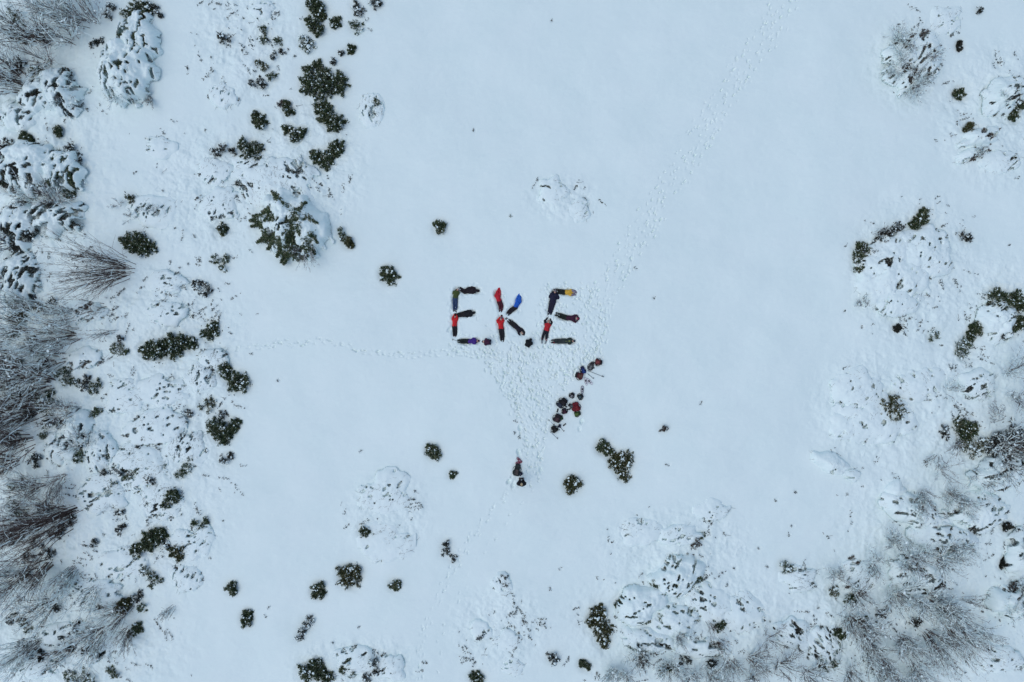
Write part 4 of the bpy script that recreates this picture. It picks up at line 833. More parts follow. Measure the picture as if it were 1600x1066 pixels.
def person(label, J, c, facing, sc_=1.0, seed=0, hood=False, hat=None, hair=(0.02, 0.015, 0.012), gaiter=None, snowy=.5, yoke=None, name_cat="person", bulky=0.0, group="people forming the letters"):
    """J: joints in world metres (x, y, z above the snow)"""
    bx, by, _ = J['pelvis']; bz = gz(bx, by)
    root = empty("person", (bx, by, bz)); tag(root, label, "person", group)
    j = {k: np.array([v[0] - bx, v[1] - by, v[2]]) for k, v in J.items()}
    up = nrm(j['neck'] - j['pelvis']); f = nrm(np.array(facing, float)); f = nrm(f - up * f.dot(up)); side = nrm(np.cross(up, f))
    # side points to the person's left when facing f; L joints are the ones on +side
    shL, shR = j['neck'] - up * .05 + side * .165 * sc_, j['neck'] - up * .05 - side * .165 * sc_
    hpL, hpR = j['pelvis'] + side * .085 * sc_, j['pelvis'] - side * .085 * sc_
    if (j['kneeL'] - j['kneeR']).dot(side) < 0 and abs((j['kneeL'] - j['kneeR']).dot(side)) > .02: hpL, hpR = hpR, hpL
    if (j['elL'] - j['elR']).dot(side) < 0 : shL, shR = shR, shL
    hd = j['head']; hu = nrm(hd - j['neck']); hf = nrm(f - hu * f.dot(hu)); hs = np.cross(hu, hf)
    waist = j['pelvis'] * .6 + j['neck'] * .4
    def body(g, tors, arms, legs, head):
        o = []
        if tors:
            o += [('t', j['pelvis'] + up * .02, waist, side, .150 * sc_ + g, .105 * sc_ + g, .135 * sc_ + g, .095 * sc_ + g), ('t', waist, j['neck'] - up * .11, side, .135 * sc_ + g, .095 * sc_ + g, .165 * sc_ + g, .108 * sc_ + g),
                  ('c', shL, shR, .058 * sc_ + g, .058 * sc_ + g)]
        if arms:
            for sh, el, ha in ((shL, j['elL'], j['haL']), (shR, j['elR'], j['haR'])):
                o += [('c', sh, el, .054 * sc_ + g, .042 * sc_ + g), ('c', el, ha, .042 * sc_ + g * .8, .029 * sc_ + g * .42)]
        if legs:
            o += [('t', j['pelvis'] - up * .03, j['pelvis'] + up * .10, side, .150 * sc_ + g, .105 * sc_ + g, .145 * sc_ + g, .1 * sc_ + g)]
            for hp, kn, an in ((hpL, j['kneeL'], j['anL']), (hpR, j['kneeR'], j['anR'])):
                o += [('c', hp, kn, .082 * sc_ + g, .056 * sc_ + g), ('c', kn, kn * .6 + an * .4, .056 * sc_ + g, .055 * sc_ + g), ('c', kn * .6 + an * .4, an, .055 * sc_ + g, .036 * sc_ + g * .7)]
        if head:
            o += [('c', j['neck'] - up * .06, hd - hu * .06, .055 * sc_, .052 * sc_), ('e', hd + hu * .015, (.075 * sc_, .096 * sc_, .105 * sc_), (hs, hf, hu)),
                  ('e', hd - hu * .055 + hf * .025, (.055 * sc_, .066 * sc_, .055 * sc_), (hs, hf, hu)), ('c', hd + hf * .088 + hu * .018, hd + hf * .112 - hu * .022, .010, .015),
                  ('e', hd - hu * .058 + hf * .084, (.026, .010, .009), (hs, hf, hu)), ('e', hd + hf * .075 + hu * .035, (.05, .018, .012), (hs, hf, hu))]
            for q in (-1, 1): o += [('e', hd + hs * q * .077 * sc_ - hf * .005, (.012, .022, .032), (hs, hf, hu))]
        return o
    def feet():
        out = []
        for kn, an, q in ((j['kneeL'], j['anL'], 1), (j['kneeR'], j['anR'], -1)):
            leg = nrm(an - kn)
            if 'toeL' in j: td = nrm(j['toeL' if q == 1 else 'toeR'] - an)
            else: td = nrm(leg * .75 + f * .55 + side * .25 * q)
            out.append((an, leg, td))
        return out
    ft = feet()
    hands = []
    for el, ha, q in ((j['elL'], j['haL'], 1), (j['elR'], j['haR'], -1)):
        d = nrm(ha - el + 1e-6); n_ = np.array([0, 0, 1.0]); n_ = n_ - d * n_.dot(d)
        n_ = nrm(n_) if np.linalg.norm(n_) > .2 else f
        hands.append((ha, d, np.cross(d, n_), n_, q))
    bp_ = body(0, 1, 1, 1, 1)
    for (an, leg, td) in ft: bp_ += [('c', an, an + td * .13 * sc_ + leg * .035, .036, .034)]
    for h in hands: bp_ += hand_parts(*h[:4], g=0.0, side=h[4])
    fused("body", bp_, SKIN, root, .0135, 2)
    jm = cloth(f"jacket_{c['jacket']}", c['jacket']); tm = cloth(f"trousers_{c['trousers']}", c['trousers'])
    g = .043 + bulky
    if c.get('sleeves'):
        vest = body(g + .006, 1, 0, 0, 0); slv = body(g, 0, 1, 0, 0)
        fused("sleeves", slv, cloth(f"sleeves_{c['sleeves']}", c['sleeves']), root, .018, 3, .020, seed)
    else: vest = body(g, 1, 1, 0, 0)
    if hood: vest += [('e', hd - hf * .022 + hu * .01, (.110 * sc_, .118 * sc_, .132 * sc_), (hs, hf, hu)), ('c', j['neck'], hd - hu * .08 - hf * .04, .095, .09)]
    else: vest += [('c', j['neck'] - up * .05, j['neck'] + hu * .035, .088 * sc_, .075 * sc_)]
    jk = fused("jacket", vest, jm, root, .018, 3, .026, seed)
    if yoke:
        cc = j['neck'] * .78 + j['pelvis'] * .22 - f * (.108 * sc_ + g + .006)
        y_ = fused("back_print", [('e', cc, (.055, .012, .06), (side, f, up)), ('e', cc - up * .05, (.03, .012, .05), (side, f, up)), ('c', cc - up * .17 - side * .02, cc - up * .30 - side * .02, .012, .012)], cloth("back_print", yoke), root, .008, 1)
    fused("trousers", body(.034 + bulky * .35, 0, 0, 1, 0), tm, root, .018, 3, .016, seed + 5)
    bm_ = cloth(f"boots_{c.get('boots', (.03, .03, .035))}", c.get('boots', (.03, .03, .035)))
    sole = cloth("boot_sole", (.012, .012, .013))
    for k, (an, leg, td) in enumerate(ft):
        kn = (j['kneeL'], j['kneeR'])[k]
        pb = nrm(leg - td * leg.dot(td) + 1e-6)
        b = fused("boot", [('c', an - leg * .13, an + leg * .02, .068, .064), ('t', an + leg * .03 - td * .035, an + leg * .035 + td * .15 * sc_, np.cross(leg, td), .056, .056, .060, .046), ('e', an + td * .18 * sc_ + leg * .04, (.058, .06, .044), (nrm(np.cross(leg, td)), td, pb))], bm_, root, .014, 2)
        fused("sole", [('t', an + leg * .03 - td * .06 + pb * .038, an + leg * .035 + td * .20 * sc_ + pb * .034, np.cross(leg, td), .046, .014, .046, .012)], sole, b, .012, 1)
        if gaiter:
            fused("gaiter", [('c', kn * .45 + an * .55, an - leg * .03, .076, .064)], cloth("gaiter_red", gaiter), root, .016, 2, .01, seed)
        if snowy > 0:
            R = np.random.default_rng(seed * 7 + k); m = int(5 * snowy) + 2
            cc = an + R.normal(0, .05, (m, 3)) - leg * R.uniform(-.05, .22, (m, 1)); cc[:, 2] = np.maximum(cc[:, 2], an[2] + .03) + .015
            v, f_ = lumps(cc, R.uniform(.015, .035, m), R); o_ = mesh_np("clinging_snow", v, f_, M['snow'], root, True)
    gm = cloth(f"gloves_{c.get('gloves', (.012, .012, .014))}", c.get('gloves', (.012, .012, .014)))
    for h in hands: fused("glove", hand_parts(*h[:4], g=.006, side=h[4]) + [('c', h[0] - h[1] * c.get('cuff', .06), h[0], .064 if c.get('cuff') else .042, .05 if c.get('cuff') else .036)], gm, root, .007, 1)
    if hat and not hood:
        hm = cloth(f"hat_{hat}", hat)
        hh = fused("hat", [('e', hd + hu * .040 - hf * .008, (.090 * sc_, .108 * sc_, .098 * sc_), (hs, hf, hu))], hm, root, .012, 2, .008, seed)
        # keep only the cap above the brow
    elif not hood:
        fused("hair", [('e', hd + hu * .030 - hf * .022, (.086 * sc_, .094 * sc_, .108 * sc_), (hs, hf, hu)), ('e', hd - hf * .05 - hu * .03, (.075, .06, .09), (hs, hf, hu))], cloth(f"hair_{hair}", hair), root, .012, 2, .01, seed)
    for q in (-1, 1):
        mesh_np("eye", (ICO_V * .0115) + (hd + hs * q * .032 + hf * .086 + hu * .016)[None], ICO_F, cloth("eye", (.02, .015, .012), .2, 0), root, True)
    return root

def lying(px, seg, arms, torso_z=.13, gap=(.09, .08), bend=0.0, hand_gap=.06):
    """px: photo pixels of head, neck, pelvis, knee, ankle; arms: ('pts', elL, haL, elR, haR) in pixels, or 'up' / 'tuck' / 'side' """
    q = [np.array(P(*p)) for p in px]
    head, neck, pel, kn, an = q
    def perp(v): v = v / (np.linalg.norm(v) + 1e-9); return np.array([-v[1], v[0]])
    s1, s2, s3 = perp(neck - pel), perp(pel - kn), perp(kn - an)
    J = dict(head=(*head, torso_z), neck=(*neck, torso_z), pelvis=(*pel, torso_z), kneeL=(*(kn + s2 * gap[0]), .085 + bend), kneeR=(*(kn - s2 * gap[0]), .085 + bend * .6), anL=(*(an + s3 * gap[1]), .07), anR=(*(an - s3 * gap[1]), .07))
    u = (neck - pel) / np.linalg.norm(neck - pel); hu = (head - neck) / np.linalg.norm(head - neck)
    if arms == 'up':
        d = {'elL': neck + s1 * .17 + hu * .24, 'elR': neck - s1 * .17 + hu * .24, 'haL': neck + s1 * hand_gap + hu * .48, 'haR': neck - s1 * hand_gap + hu * .48}
    elif arms == 'tuck':
        d = {'elL': neck + s1 * .30 + u * .05, 'elR': neck - s1 * .30 + u * .05, 'haL': neck + s1 * .07 + hu * .26, 'haR': neck - s1 * .07 + hu * .26}
    elif arms == 'side':
        d = {'elL': neck + s1 * .23 - u * .27, 'elR': neck - s1 * .23 - u * .27, 'haL': neck + s1 * .19 - u * .50, 'haR': neck - s1 * .19 - u * .50}
    elif arms == 'under':
        d = {'elL': neck + s1 * .20 - u * .16, 'elR': neck - s1 * .20 - u * .16, 'haL': neck + s1 * .08 + u * .04, 'haR': neck - s1 * .08 + u * .04}
    else:
        _, a, b, cc, dd = arms; d = {'elL': P(*a), 'haL': P(*b), 'elR': P(*cc), 'haR': P(*dd)}
    for k, v in d.items(): J[k] = (v[0], v[1], .08 if arms in ('under',) else .10)
    return J
def press(px, n=14):
    """the hollow a lying body makes in the snow"""
    q = [P(*p) for p in px]
    for (a, b) in zip(q[:-1], q[1:]):
        for k in range(2):
            jx, jy = a[0] + (b[0] - a[0]) * random.random() + random.uniform(-.5, .5), a[1] + (b[1] - a[1]) * random.random() + random.uniform(-.5, .5)
            dent(jx, jy, random.uniform(.1, .22), random.uniform(.05, .1), random.uniform(0, 3), random.uniform(.015, .05), .3)
        for k in range(3):
            t = k / 3; dent(a[0] + (b[0] - a[0]) * t, a[1] + (b[1] - a[1]) * t, .27, .25, 0, .045, .08)

DOWN, UPW = (0, 0, -1), (0, 0, 1)
BLACK = (.012, .012, .016); NAVY = (.014, .018, .040); CHAR = (.03, .032, .04)
PEOPLE = [
 # E, left
 ("person in moss green jacket and blue trousers, top of the left E's upright", [(715.5,451.5),(713,455.5),(711,466.5),(711,476.5),(710.5,485.5)], 'under', dict(jacket=(.06,.085,.022), trousers=(.025,.05,.11), boots=(.02,.02,.025)), DOWN, .98, dict(hat=(.42,.42,.40), snowy=.8)),
 ("person all in black forming the top bar of the left letter E", [(747,454.5),(742,453.5),(732,453.5),(725,456),(718.5,450.5)], 'side', dict(jacket=(.016,.012,.016), trousers=(.014,.011,.014)), DOWN, .9, dict(hood=True, snowy=.2)),
 ("person in bulky black coat forming the middle bar of the left E", [(740,488.5),(736,489.5),(726,490.5),(720,491.5),(713.5,492.5)], 'side', dict(jacket=(.009,.011,.014), trousers=(.012,.011,.013)), DOWN, .88, dict(hood=True, snowy=.1, bulky=.035)),
 ("person in bright red jacket and black trousers, foot of the left E's upright", [(711,493.5),(710.5,498),(710,510),(710.8,519),(710.3,527.5)], ('pts',(706.8,497),(709.6,491.5),(714.2,497),(712.4,491.5)), dict(jacket=(.58,.022,.026), trousers=(.012,.012,.015), boots=(.16,.08,.07)), DOWN, .92, dict(hat=(.03,.012,.014), snowy=.5)),
 ("person in purple jacket forming the bottom bar of the left letter E", [(746.8,532.8),(743,533),(731.5,533.5),(724,533.4),(716,533.4)], 'under', dict(jacket=(.055,.025,.20), trousers=(.010,.016,.016), boots=(.04,.06,.05)), DOWN, .86, dict(hat=(.05,.012,.03), snowy=.7)),
 # K
 ("person in red jacket with black gloves stretched up, K's upper upright", [(777.0,456.8),(777.2,460.5),(780,471),(783,479),(782,487)], ('pts',(778.4,453.2),(780.0,447.6),(780.8,453),(781,447.4)), dict(jacket=(.46,.018,.032), trousers=(.06,.012,.020), boots=(.05,.03,.04), cuff=.17), DOWN, .92, dict(hood=True, snowy=.9)),
 ("person in red jacket and black trousers, lower half of the K's upright", [(783.2,497.5),(781.8,502),(783,514),(784.6,524),(784.7,533)], ('pts',(777,501),(783,494.5),(786.6,501),(783.8,494.2)), dict(jacket=(.56,.020,.024), trousers=(.011,.012,.016), boots=(.012,.012,.014)), DOWN, 1.0, dict(hat=(.10,.12,.15), snowy=.6)),
 ("person in bright blue jacket forming the K's upper arm", [(812.4,466.6),(810.6,470),(805.2,480.5),(798.5,485),(791.5,493)], ('pts',(812.2,463),(810.9,457.6),(809.5,463),(809.9,457.8)), dict(jacket=(.018,.11,.48), trousers=(.013,.012,.015), gloves=(.03,.10,.35), boots=(.03,.05,.05)), DOWN, .88, dict(hood=True, snowy=.1)),
 ("person all in black with pale face showing, forming the K's lower leg", [(816.6,521.6),(813.2,517.2),(805,509.5),(798.5,504.2),(793.5,500)], ('pts',(819.5,519.5),(818.8,524.5),(810.5,521.5),(813,525)), dict(jacket=(.014,.013,.020), trousers=(.016,.016,.016), boots=(.10,.10,.11)), UPW, .92, dict(hat=(.03,.03,.035), snowy=.9)),
 # E, right
 ("heavily built person in dark navy, upper half of the right E's upright", [(867.3,455.8),(866.4,460.3),(863,473.5),(860.6,483),(858.4,491.8)], ('pts',(859.8,464),(863.5,458),(871.8,465.5),(870,459)), dict(jacket=(.014,.015,.036), trousers=(.013,.014,.030), boots=(.10,.10,.12)), DOWN, 1.05, dict(hat=(.20,.17,.18), snowy=1.2, bulky=.045)),
 ("person in yellow vest with grey sleeves, top bar of the right E", [(896.3,457.2),(892.8,457.4),(883,456.8),(875,455.8),(867,454.4)], ('pts',(898.5,461),(902,461.2),(898.5,455),(902.6,459.4)), dict(jacket=(.62,.38,.05), trousers=(.012,.016,.014), sleeves=(.22,.20,.25), boots=(.09,.09,.10)), DOWN, .95, dict(hat=(.28,.26,.28), snowy=.4)),
 ("person in maroon jacket and magenta hat, middle bar of the right E", [(901.3,498),(897.3,497.6),(884.5,496.8),(876.5,494),(869.2,491.4)], ('pts',(900.6,493),(903.2,496.4),(898.2,504),(902.6,500)), dict(jacket=(.045,.012,.03), trousers=(.012,.018,.014), boots=(.014,.02,.02)), DOWN, .95, dict(hat=(.30,.02,.08), snowy=1.2)),
 ("person on their back, hands behind head, in red and black jacket", [(857.3,502.5),(856.3,506.3),(853.6,516.8),(851.2,525.5),(849.8,532.5)], ('pts',(851,501.4),(856,496.4),(862.4,504.6),(859.4,497)), dict(jacket=(.44,.020,.028), trousers=(.010,.013,.018), sleeves=(.015,.013,.018), boots=(.30,.34,.34)), UPW, .98, dict(hair=(.012,.008,.008), gaiter=(.22,.015,.03), snowy=.5)),
 ("person in dark green suit with red gaiters, bottom bar of the right E", [(896,533),(891.8,533),(881,533),(872,533.3),(863.5,533.5)], 'under', dict(jacket=(.026,.040,.036), trousers=(.028,.038,.038), boots=(.012,.012,.016)), DOWN, .95, dict(hat=(.012,.02,.045), gaiter=(.28,.012,.04), snowy=.2, yoke=(.22,.26,.08))),
]
for k, (lab, px, arms, c, f, s, kw) in enumerate(PEOPLE):
    gp = (.09, .08) if k not in (12,) else (.13, .15)
    press(px)
    person(lab, lying(px, 0, arms, gap=gp), c, f, s, k + 1, **kw)

def crouched(label, px, py, ang, c, seed, **kw):
    x, y = P(px, py, .3); ca, sa = math.cos(ang), math.sin(ang)
    L = dict(pelvis=(-.10, 0, .30), neck=(.15, 0, .36), head=(.25, 0, .22), kneeL=(.12, .12, .10), kneeR=(.12, -.12, .10), anL=(-.13, .09, .08), anR=(-.13, -.09, .08),
             elL=(.10, .16, .16), elR=(.10, -.16, .16), haL=(.20, .06, .10), haR=(.20, -.06, .10), toeL=(-.12, .16, -.10), toeR=(-.12, -.16, -.10))
    J = {k: (x + (v[0] * ca - v[1] * sa) * 1.22, y + (v[0] * sa + v[1] * ca) * 1.22, v[2]) for k, v in L.items()}
    return person(label, J, c, (ca * .2, sa * .2, -1), 1.0, seed, group="people forming the letters", **kw)
crouched("person curled into a ball in navy and maroon, the dot after the left E", 762, 534.5, 3.05, dict(jacket=(.045,.012,.035), trousers=(.012,.013,.03)), 31, hat=(.02,.025,.05), snowy=.2)
crouched("person curled into a black ball, the dot between K and right E", 825.6, 537.3, 1.05, dict(jacket=(.008,.009,.010), trousers=(.009,.009,.010)), 32, hood=True, snowy=0, bulky=.02)
# the pilot of the drone, standing
x, y = P(815, 757, 1.5)
L = dict(pelvis=(0, -.02, .93), neck=(0, .0, 1.43), head=(0, .04, 1.60), kneeL=(-.10, .03, .50), kneeR=(.10, .03, .50), anL=(-.11, -.03, .09), anR=(.11, -.03, .09), toeL=(-.13, .2, .04), toeR=(.13, .2, .04),
         elL=(-.25, .0, 1.13), elR=(.25, .0, 1.13), haL=(-.10, .27, 1.17), haR=(.10, .27, 1.17))
J = {k: (x + v[0], y + v[1], v[2]) for k, v in L.items()}
person("person standing in black jacket and tan hat, holding a drone controller", J, dict(jacket=(.010,.010,.012), trousers=(.012,.012,.014), gloves=(.12,.08,.05)), (0, 1, -.1), 1.0, 40, hat=(.42,.33,.20), snowy=0, bulky=.025, group=None)
ctl = empty("remote_controller", (x, y + .36, gz(x, y) + 1.20)); tag(ctl, "small dark drone controller held in the standing person's hands", "controller")

# ------------------------------------------------------------------ gear
def rbox(name, dims, loc, material, parent, bev=.3, rz=0, taper=1.0, bulge=0.0, seed=0):
    bm = bmesh.new(); bmesh.ops.create_cube(bm, size=1.0)
    bmesh.ops.bevel(bm, geom=bm.edges[:] + bm.verts[:], offset=bev * .5, segments=3, profile=.6, affect='EDGES')
    bmesh.ops.subdivide_edges(bm, edges=bm.edges[:], cuts=2, use_grid_fill=True)
    for v in bm.verts:
        t = 1 - (1 - taper) * (v.co.y + .5)
        k = 1 + bulge * (math.sin(v.co.x * 9 + seed) * math.cos(v.co.y * 8 + seed * 2) * .5 + random.Random(seed * 31 + v.index).uniform(-.12, .12))
        v.co = Vector((v.co.x * dims[0] * t * k, v.co.y * dims[1], v.co.z * dims[2] * t * k))
    me = bpy.data.meshes.new(name); bm.to_mesh(me); bm.free(); me.materials.append(material)
    me.polygons.foreach_set('use_smooth', np.ones(len(me.polygons), bool))
    o = bpy.data.objects.new(name, me); COL.objects.link(o); o.parent = parent; o.location = loc; o.rotation_euler = (0, 0, rz)
    return o
def tube_obj(name, pts, r, material, parent, k=8):
    pts = np.array(pts, float); V, F = tubes(pts[:-1], pts[1:], np.full(len(pts) - 1, r), np.full(len(pts) - 1, r), k)
    return mesh_np(name, V, F, material, parent, True)
BK = cloth("webbing_black", (.012, .012, .013)); GREYM = cloth("grey_metal", (.25, .26, .28), .35, 0)
rbox("controller_body", (.22, .11, .035), (0, 0, 0), BK, ctl, .3)
for q in (-1, 1): tube_obj("thumb_stick", [(q * .06, -.01, .015), (q * .06, -.01, .045)], .008, GREYM, ctl)
rbox("screen", (.10, .055, .004), (0, .01, .021), cloth("screen_glass", (.02, .025, .03), .15, 0), ctl, .2)

def backpack(label, px, py, wpx, lpx, deg, main, lid, pocket, seed, mat_roll=None, straps=True):
    """lies on its straps: width wpx, length lpx, long axis turned deg (0 = pointing up the photo, clockwise positive)"""
    W_, L_ = wpx / PXM * 1.12, lpx / PXM * 1.12; T = max(.16, min(.30, W_ * .62))
    x, y = P(px, py, T * .6); z = gz(x, y)
    dent(x, y, L_ * .6, W_ * .6, math.radians(90 - deg), .03, .4)
    root = empty("backpack", (x, y, z - .02), -math.radians(deg)); tag(root, label, "rucksack", "rucksacks left in the snow")
    mm, ml, mp = cloth(f"pack_{main}", main, .7, .8), cloth(f"pack_{lid}", lid, .7, .8), cloth(f"pack_{pocket}", pocket, .7, .8)
    rbox("pack_body", (W_ * .86, L_ * .74, T), (0, -L_ * .10, T * .5), mm, root, .26, 0, .86, .10, seed)
    rbox("lid", (W_ * .80, L_ * .26, T * .80), (0, L_ * .36, T * .55), ml, root, .3, 0, .85, .14, seed + 1)
    rbox("front_pocket", (W_ * .54, L_ * .42, T * .28), (0, -L_ * .14, T * 1.05), mp, root, .26, 0, .9, .10, seed + 2)
    for q in (-1, 1):
        rbox("side_pocket", (W_ * .18, L_ * .34, T * .5), (q * W_ * .46, -L_ * .22, T * .42), ml, root, .5, 0, .8, .1, seed + 3)
        if straps:
            a = .16 * W_; tube_obj("strap", [(q * a, L_ * .30, T * .9), (q * a * 1.1, L_ * .10, T * 1.14), (q * a * 1.2, -L_ * .20, T * 1.22), (q * a * 1.2, -L_ * .46, T * .9)], .009, BK, root)
            tube_obj("shoulder_strap", [(q * W_ * .2, L_ * .32, .03), (q * W_ * .55, L_ * .16, .02), (q * W_ * .66, -L_ * .12, .015), (q * W_ * .4, -L_ * .40, .03)], .020, BK, root)
    tube_obj("haul_loop", [(-.03, L_ * .47, T * .6), (-.02, L_ * .53, T * .66), (.02, L_ * .53, T * .66), (.03, L_ * .47, T * .6)], .008, BK, root)
    if mat_roll:
        o = fused("sleeping_mat", [('c', (-W_ * .42, -L_ * .50, T * .45), (W_ * .42, -L_ * .50, T * .45), .075, .075)], cloth(f"mat_{mat_roll}", mat_roll), root, .014, 2)
    return root
DR, RD, GR, GRN = (.13, .012, .02), (.22, .015, .02), (.07, .08, .09), (.05, .10, .025)
backpack("dark red and black rucksack at the upper end of the heap", 935.2, 566, 9, 10, 100, (.10,.03,.03), BLACK, (.20,.05,.05), 1)
backpack("grey and black striped rucksack beside the dark red top one", 923.3, 572.4, 6.5, 12.5, 25, (.06,.065,.07), (.02,.02,.025), (.16,.17,.17), 2)
backpack("small royal blue rucksack touching a maroon one", 911, 578.3, 6.5, 11, -20, (.012,.03,.13), (.015,.02,.06), (.015,.05,.20), 3)
backpack("maroon and black rucksack below left of the blue one", 905, 587, 10, 11, -75, (.09,.015,.025), (.014,.012,.012), (.10,.05,.035), 4)
backpack("small black daypack with pale front patch, in the heap's middle", 893.8, 618.2, 6.5, 8, 30, (.015,.016,.02), (.012,.012,.015), (.22,.23,.24), 5)
backpack("small dark teal daypack below the upright snowshoe", 907, 620.3, 7.5, 8, 60, (.012,.025,.03), (.012,.015,.02), (.05,.09,.10), 6)
backpack("large black rucksack overlapping a slate blue one", 880.7, 628, 11, 10, 40, (.009,.010,.013), (.012,.012,.014), (.02,.018,.02), 7)
backpack("slate blue rucksack tucked against the large black one", 875.4, 632.3, 9.5, 9, 40, (.022,.032,.05), (.012,.014,.02), (.035,.045,.065), 8)
backpack("big wine red rucksack, roundest and reddest of the heap", 900.2, 636, 11, 13, -10, (.12,.010,.018), (.14,.012,.022), (.17,.014,.02), 9)
backpack("small grey and black bag left of the wine red rucksack", 892, 634.3, 5.5, 7, -60, (.03,.035,.04), BLACK, (.10,.11,.12), 10, straps=False)
backpack("grass green bag just below the wine red rucksack", 902.5, 647.2, 7, 9, 75, (.035,.085,.018), (.02,.035,.015), (.09,.15,.04), 11)
backpack("small dark plum rucksack below the slate blue one", 882, 642.7, 7.5, 8, -15, (.03,.012,.022), (.012,.014,.024), (.05,.015,.03), 12)
backpack("dark brown rucksack with loose straps in the heap's lower part", 870.8, 653.8, 10, 12, 20, (.025,.018,.022), (.016,.012,.016), (.06,.035,.04), 13)
backpack("small dark green bag leaning on the dark brown rucksack", 877.5, 653, 4.5, 6, 0, (.012,.035,.015), (.012,.02,.014), (.02,.06,.02), 14, straps=False)
backpack("round black rucksack at the lowest end of the heap", 866.3, 671, 8.5, 9.5, -35, (.010,.011,.010), (.012,.012,.013), (.018,.020,.018), 15)
backpack("tiny navy pouch beside the lowest black rucksack", 874.4, 666, 4, 4.5, 20, (.010,.015,.035), (.010,.015,.035), (.015,.02,.05), 16, straps=False)
backpack("large dark green rucksack with brown front panel above the drone pilot", 807.8, 734.5, 9.5, 17, 12, (.016,.026,.026), (.02,.03,.03), (.065,.055,.05), 17)
backpack("small navy pouch beside the large dark green rucksack", 813.5, 740.3, 5, 5, 70, (.014,.018,.04), (.02,.02,.045), (.06,.07,.11), 18, straps=False)

def pole(label, ax, ay, bx_, by_, tone=(.02, .02, .022), thin=.012):
    """tip at a, grip at b (photo pixels), lying on the snow"""
    x0, y0 = P(ax, ay, .05); x1, y1 = P(bx_, by_, .05); z0, z1 = gz(x0, y0), gz(x1, y1)
    root = empty("trekking_pole", (x0, y0, max(z0, z1) + .03), math.atan2(y1 - y0, x1 - x0)); tag(root, label, "trekking pole", "trekking poles lying in the snow")
    L_ = math.hypot(x1 - x0, y1 - y0); m = cloth(f"pole_{tone}", tone, .35, 0)
    tube_obj("shaft", [(0, 0, 0), (L_ * .45, 0, 0), (L_ * .9, 0, 0)], thin, m, root)
    tube_obj("grip", [(L_ * .86, 0, 0), (L_ * .9, 0, 0), (L_, 0, .005)], .021, BK, root)
    tube_obj("wrist_strap", [(L_ * .98, 0, 0), (L_ * .96, .06, -.01), (L_ * .88, .08, -.015), (L_ * .87, .01, 0)], .007, BK, root)
    a = np.linspace(0, 2 * math.pi, 13); tube_obj("basket", [(.07, .045 * math.cos(t), .045 * math.sin(t) * .5) for t in a], .006, BK, root)
    tube_obj("tip", [(-.05, 0, 0), (0, 0, 0)], .004, GREYM, root)
pole("long trekking pole pointing away from the heap to the right", 918.5, 579.3, 943.5, 589.3)
pole("shorter trekking pole just below the long one beside the blue rucksack", 918.6, 584.5, 927.4, 592)
pole("short trekking pole beside the striped grey rucksack", 918.5, 579.5, 929.3, 575)
pole("pale trekking pole left of the heap's dark brown rucksack", 857, 656.2, 866, 664.6, (.22, .26, .32))
pole("pale trekking pole sticking out below the lowest black rucksack", 859.5, 674.6, 871.7, 686.3, (.16, .20, .27))
pole("dark trekking pole right of the tiny navy pouch", 875.3, 667.5, 881.3, 674.8)
pole("short dark pole grip end against the lowest black rucksack", 869.5, 668.6, 874.2, 673)
pole("thin dark pole lying at the purple-jacketed person's boots", 717, 534, 706.5, 530, thin=.010)
pole("thin pole between the striped rucksack and the dark red one", 922.5, 578.5, 929, 566)

def snowshoe(label, px, py, deg, L_=.58, frame=(.015, .015, .02), deck=(.50, .55, .60), bind=BLACK, w_=.20):
    x, y = P(px, py, .04); z = gz(x, y) + .035
    root = empty("snowshoe", (x, y, z), -math.radians(deg)); tag(root, label, "snowshoe", "snowshoes lying by the rucksacks")
    a = np.linspace(0, 2 * math.pi, 33); o = [(w_ * .5 * math.copysign(abs(math.cos(t)) ** .7, math.cos(t)) * (1 - .12 * math.sin(t) * -1), L_ * .5 * math.sin(t), .02 if math.sin(t) > .8 else 0) for t in a]
    tube_obj("frame", o, .013, cloth(f"shoe_{frame}", frame), root)
    V = np.array([(p[0] * .93, p[1] * .95, -.004) for p in o[:-1]] + [(p[0] * .93, p[1] * .95, .004) for p in o[:-1]]); n = 32
    bm = bmesh.new(); vs = [bm.verts.new(v) for v in V]; bm.faces.new(vs[:n][::-1]); bm.faces.new(vs[n:])
    for i in range(n): bm.faces.new((vs[i], vs[(i + 1) % n], vs[n + (i + 1) % n], vs[n + i]))
    me = bpy.data.meshes.new("deck"); bm.to_mesh(me); bm.free(); me.materials.append(cloth(f"deck_{deck}", deck)); d = bpy.data.objects.new("deck", me); COL.objects.link(d); d.parent = root
    bm_ = cloth(f"bind_{bind}", bind)
    rbox("binding", (w_ * .46, .13, .035), (0, .04, .022), bm_, root, .3); rbox("heel_plate", (w_ * .42, .06, .02), (0, -.12, .014), bm_, root, .3)
    for yy in (.10, -.02): tube_obj("binding_strap", [(-w_ * .36, yy, .012), (-w_ * .12, yy + .01, .05), (w_ * .12, yy + .01, .05), (w_ * .36, yy, .012)], .010, bm_, root)
    rbox("crampon", (w_ * .5, .03, .03), (0, .13, -.012), GREYM, root, .1)
snowshoe("black-framed snowshoe lying upright above the teal daypack", 909.8, 609.5, 2)
snowshoe("pale snowshoe with dark bindings between the poles and black-framed one", 915.5, 596, -12, deck=(.70, .74, .78), frame=(.5, .54, .58), w_=.22)
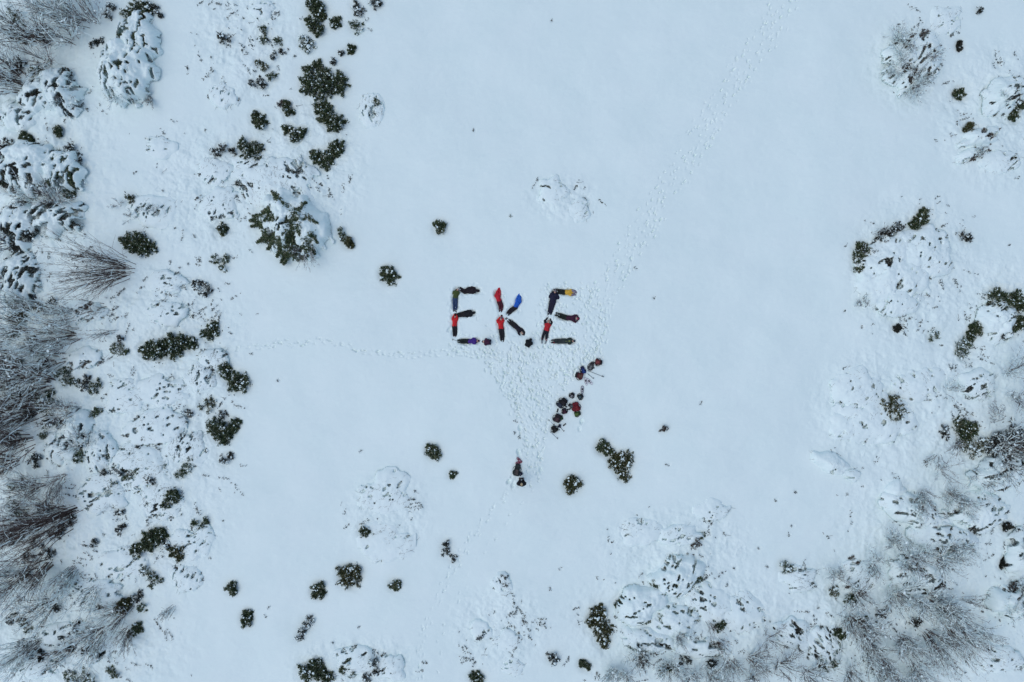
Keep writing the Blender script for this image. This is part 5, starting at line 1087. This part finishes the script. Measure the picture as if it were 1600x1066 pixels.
snowshoe("second pale snowshoe nearer the shorter pole", 921, 596.3, -48, deck=(.70, .74, .78), frame=(.5, .54, .58), w_=.22)
snowshoe("red snowshoe slanting across the large dark green rucksack's top", 810.6, 722.5, 70, .50, (.25, .02, .05), (.28, .20, .24), (.20, .02, .04))
snowshoe("red snowshoe pointing up the slope beyond the other red one", 811, 718.4, -40, .44, (.25, .04, .08), (.35, .28, .33), (.16, .02, .04), .17)

def ski_cap(label, px, py, c, s, seed, name="glove", cat="glove"):
    x, y = P(px, py, .03); z = gz(x, y) + .03
    root = empty(name, (x, y, z), seed * 1.3); tag(root, label, cat, "small items dropped by the rucksacks")
    d = np.array([1., 0, 0]); w0 = np.array([-.05, 0, 0]) * s
    fused("glove_hand", [(p[0],) + tuple((np.array(q) * s if i < 2 else q) for i, q in enumerate(p[1:])) if p[0] == 'c' else p for p in hand_parts(w0, d, np.array([0, 1., 0]), np.array([0, 0, 1.]), g=.007)], cloth(f"glove_{c}", c), root, .007, 1)
    fused("glove_cuff", [('c', w0 - d * .08, w0, .052, .040)], cloth(f"cuff_{c}", tuple(q * .8 for q in c)), root, .009, 1)
ski_cap("black glove left of the dark plum rucksack", 871.4, 640.7, (.02,.025,.03), 1, 1)
ski_cap("dark glove between the slate blue and wine red rucksacks", 883.3, 634.8, (.03,.03,.035), 1, 2)
ski_cap("dark glove alone right of the tiny navy pouch", 881.6, 664.8, (.02,.02,.025), .9, 3)
ski_cap("dark glove below the grey and black bag", 889.5, 639.6, (.03,.03,.04), 1, 5)


# ------------------------------------------------------------------ the snow field itself (last, after every dent)
NX, NY = X.shape
I, J = np.meshgrid(np.arange(NX - 1), np.arange(NY - 1), indexing='ij'); I = I.ravel(); J = J.ravel()
quad = np.stack([I * NY + J, (I + 1) * NY + J, (I + 1) * NY + J + 1, I * NY + J + 1], 1)
g_ = mesh_np("ground", np.stack([X.ravel(), Y.ravel(), Z.ravel()], 1), quad, M['ground'], None, True)
tag(g_, "snow-covered clearing with footprint trails", "snow field", kind='structure')
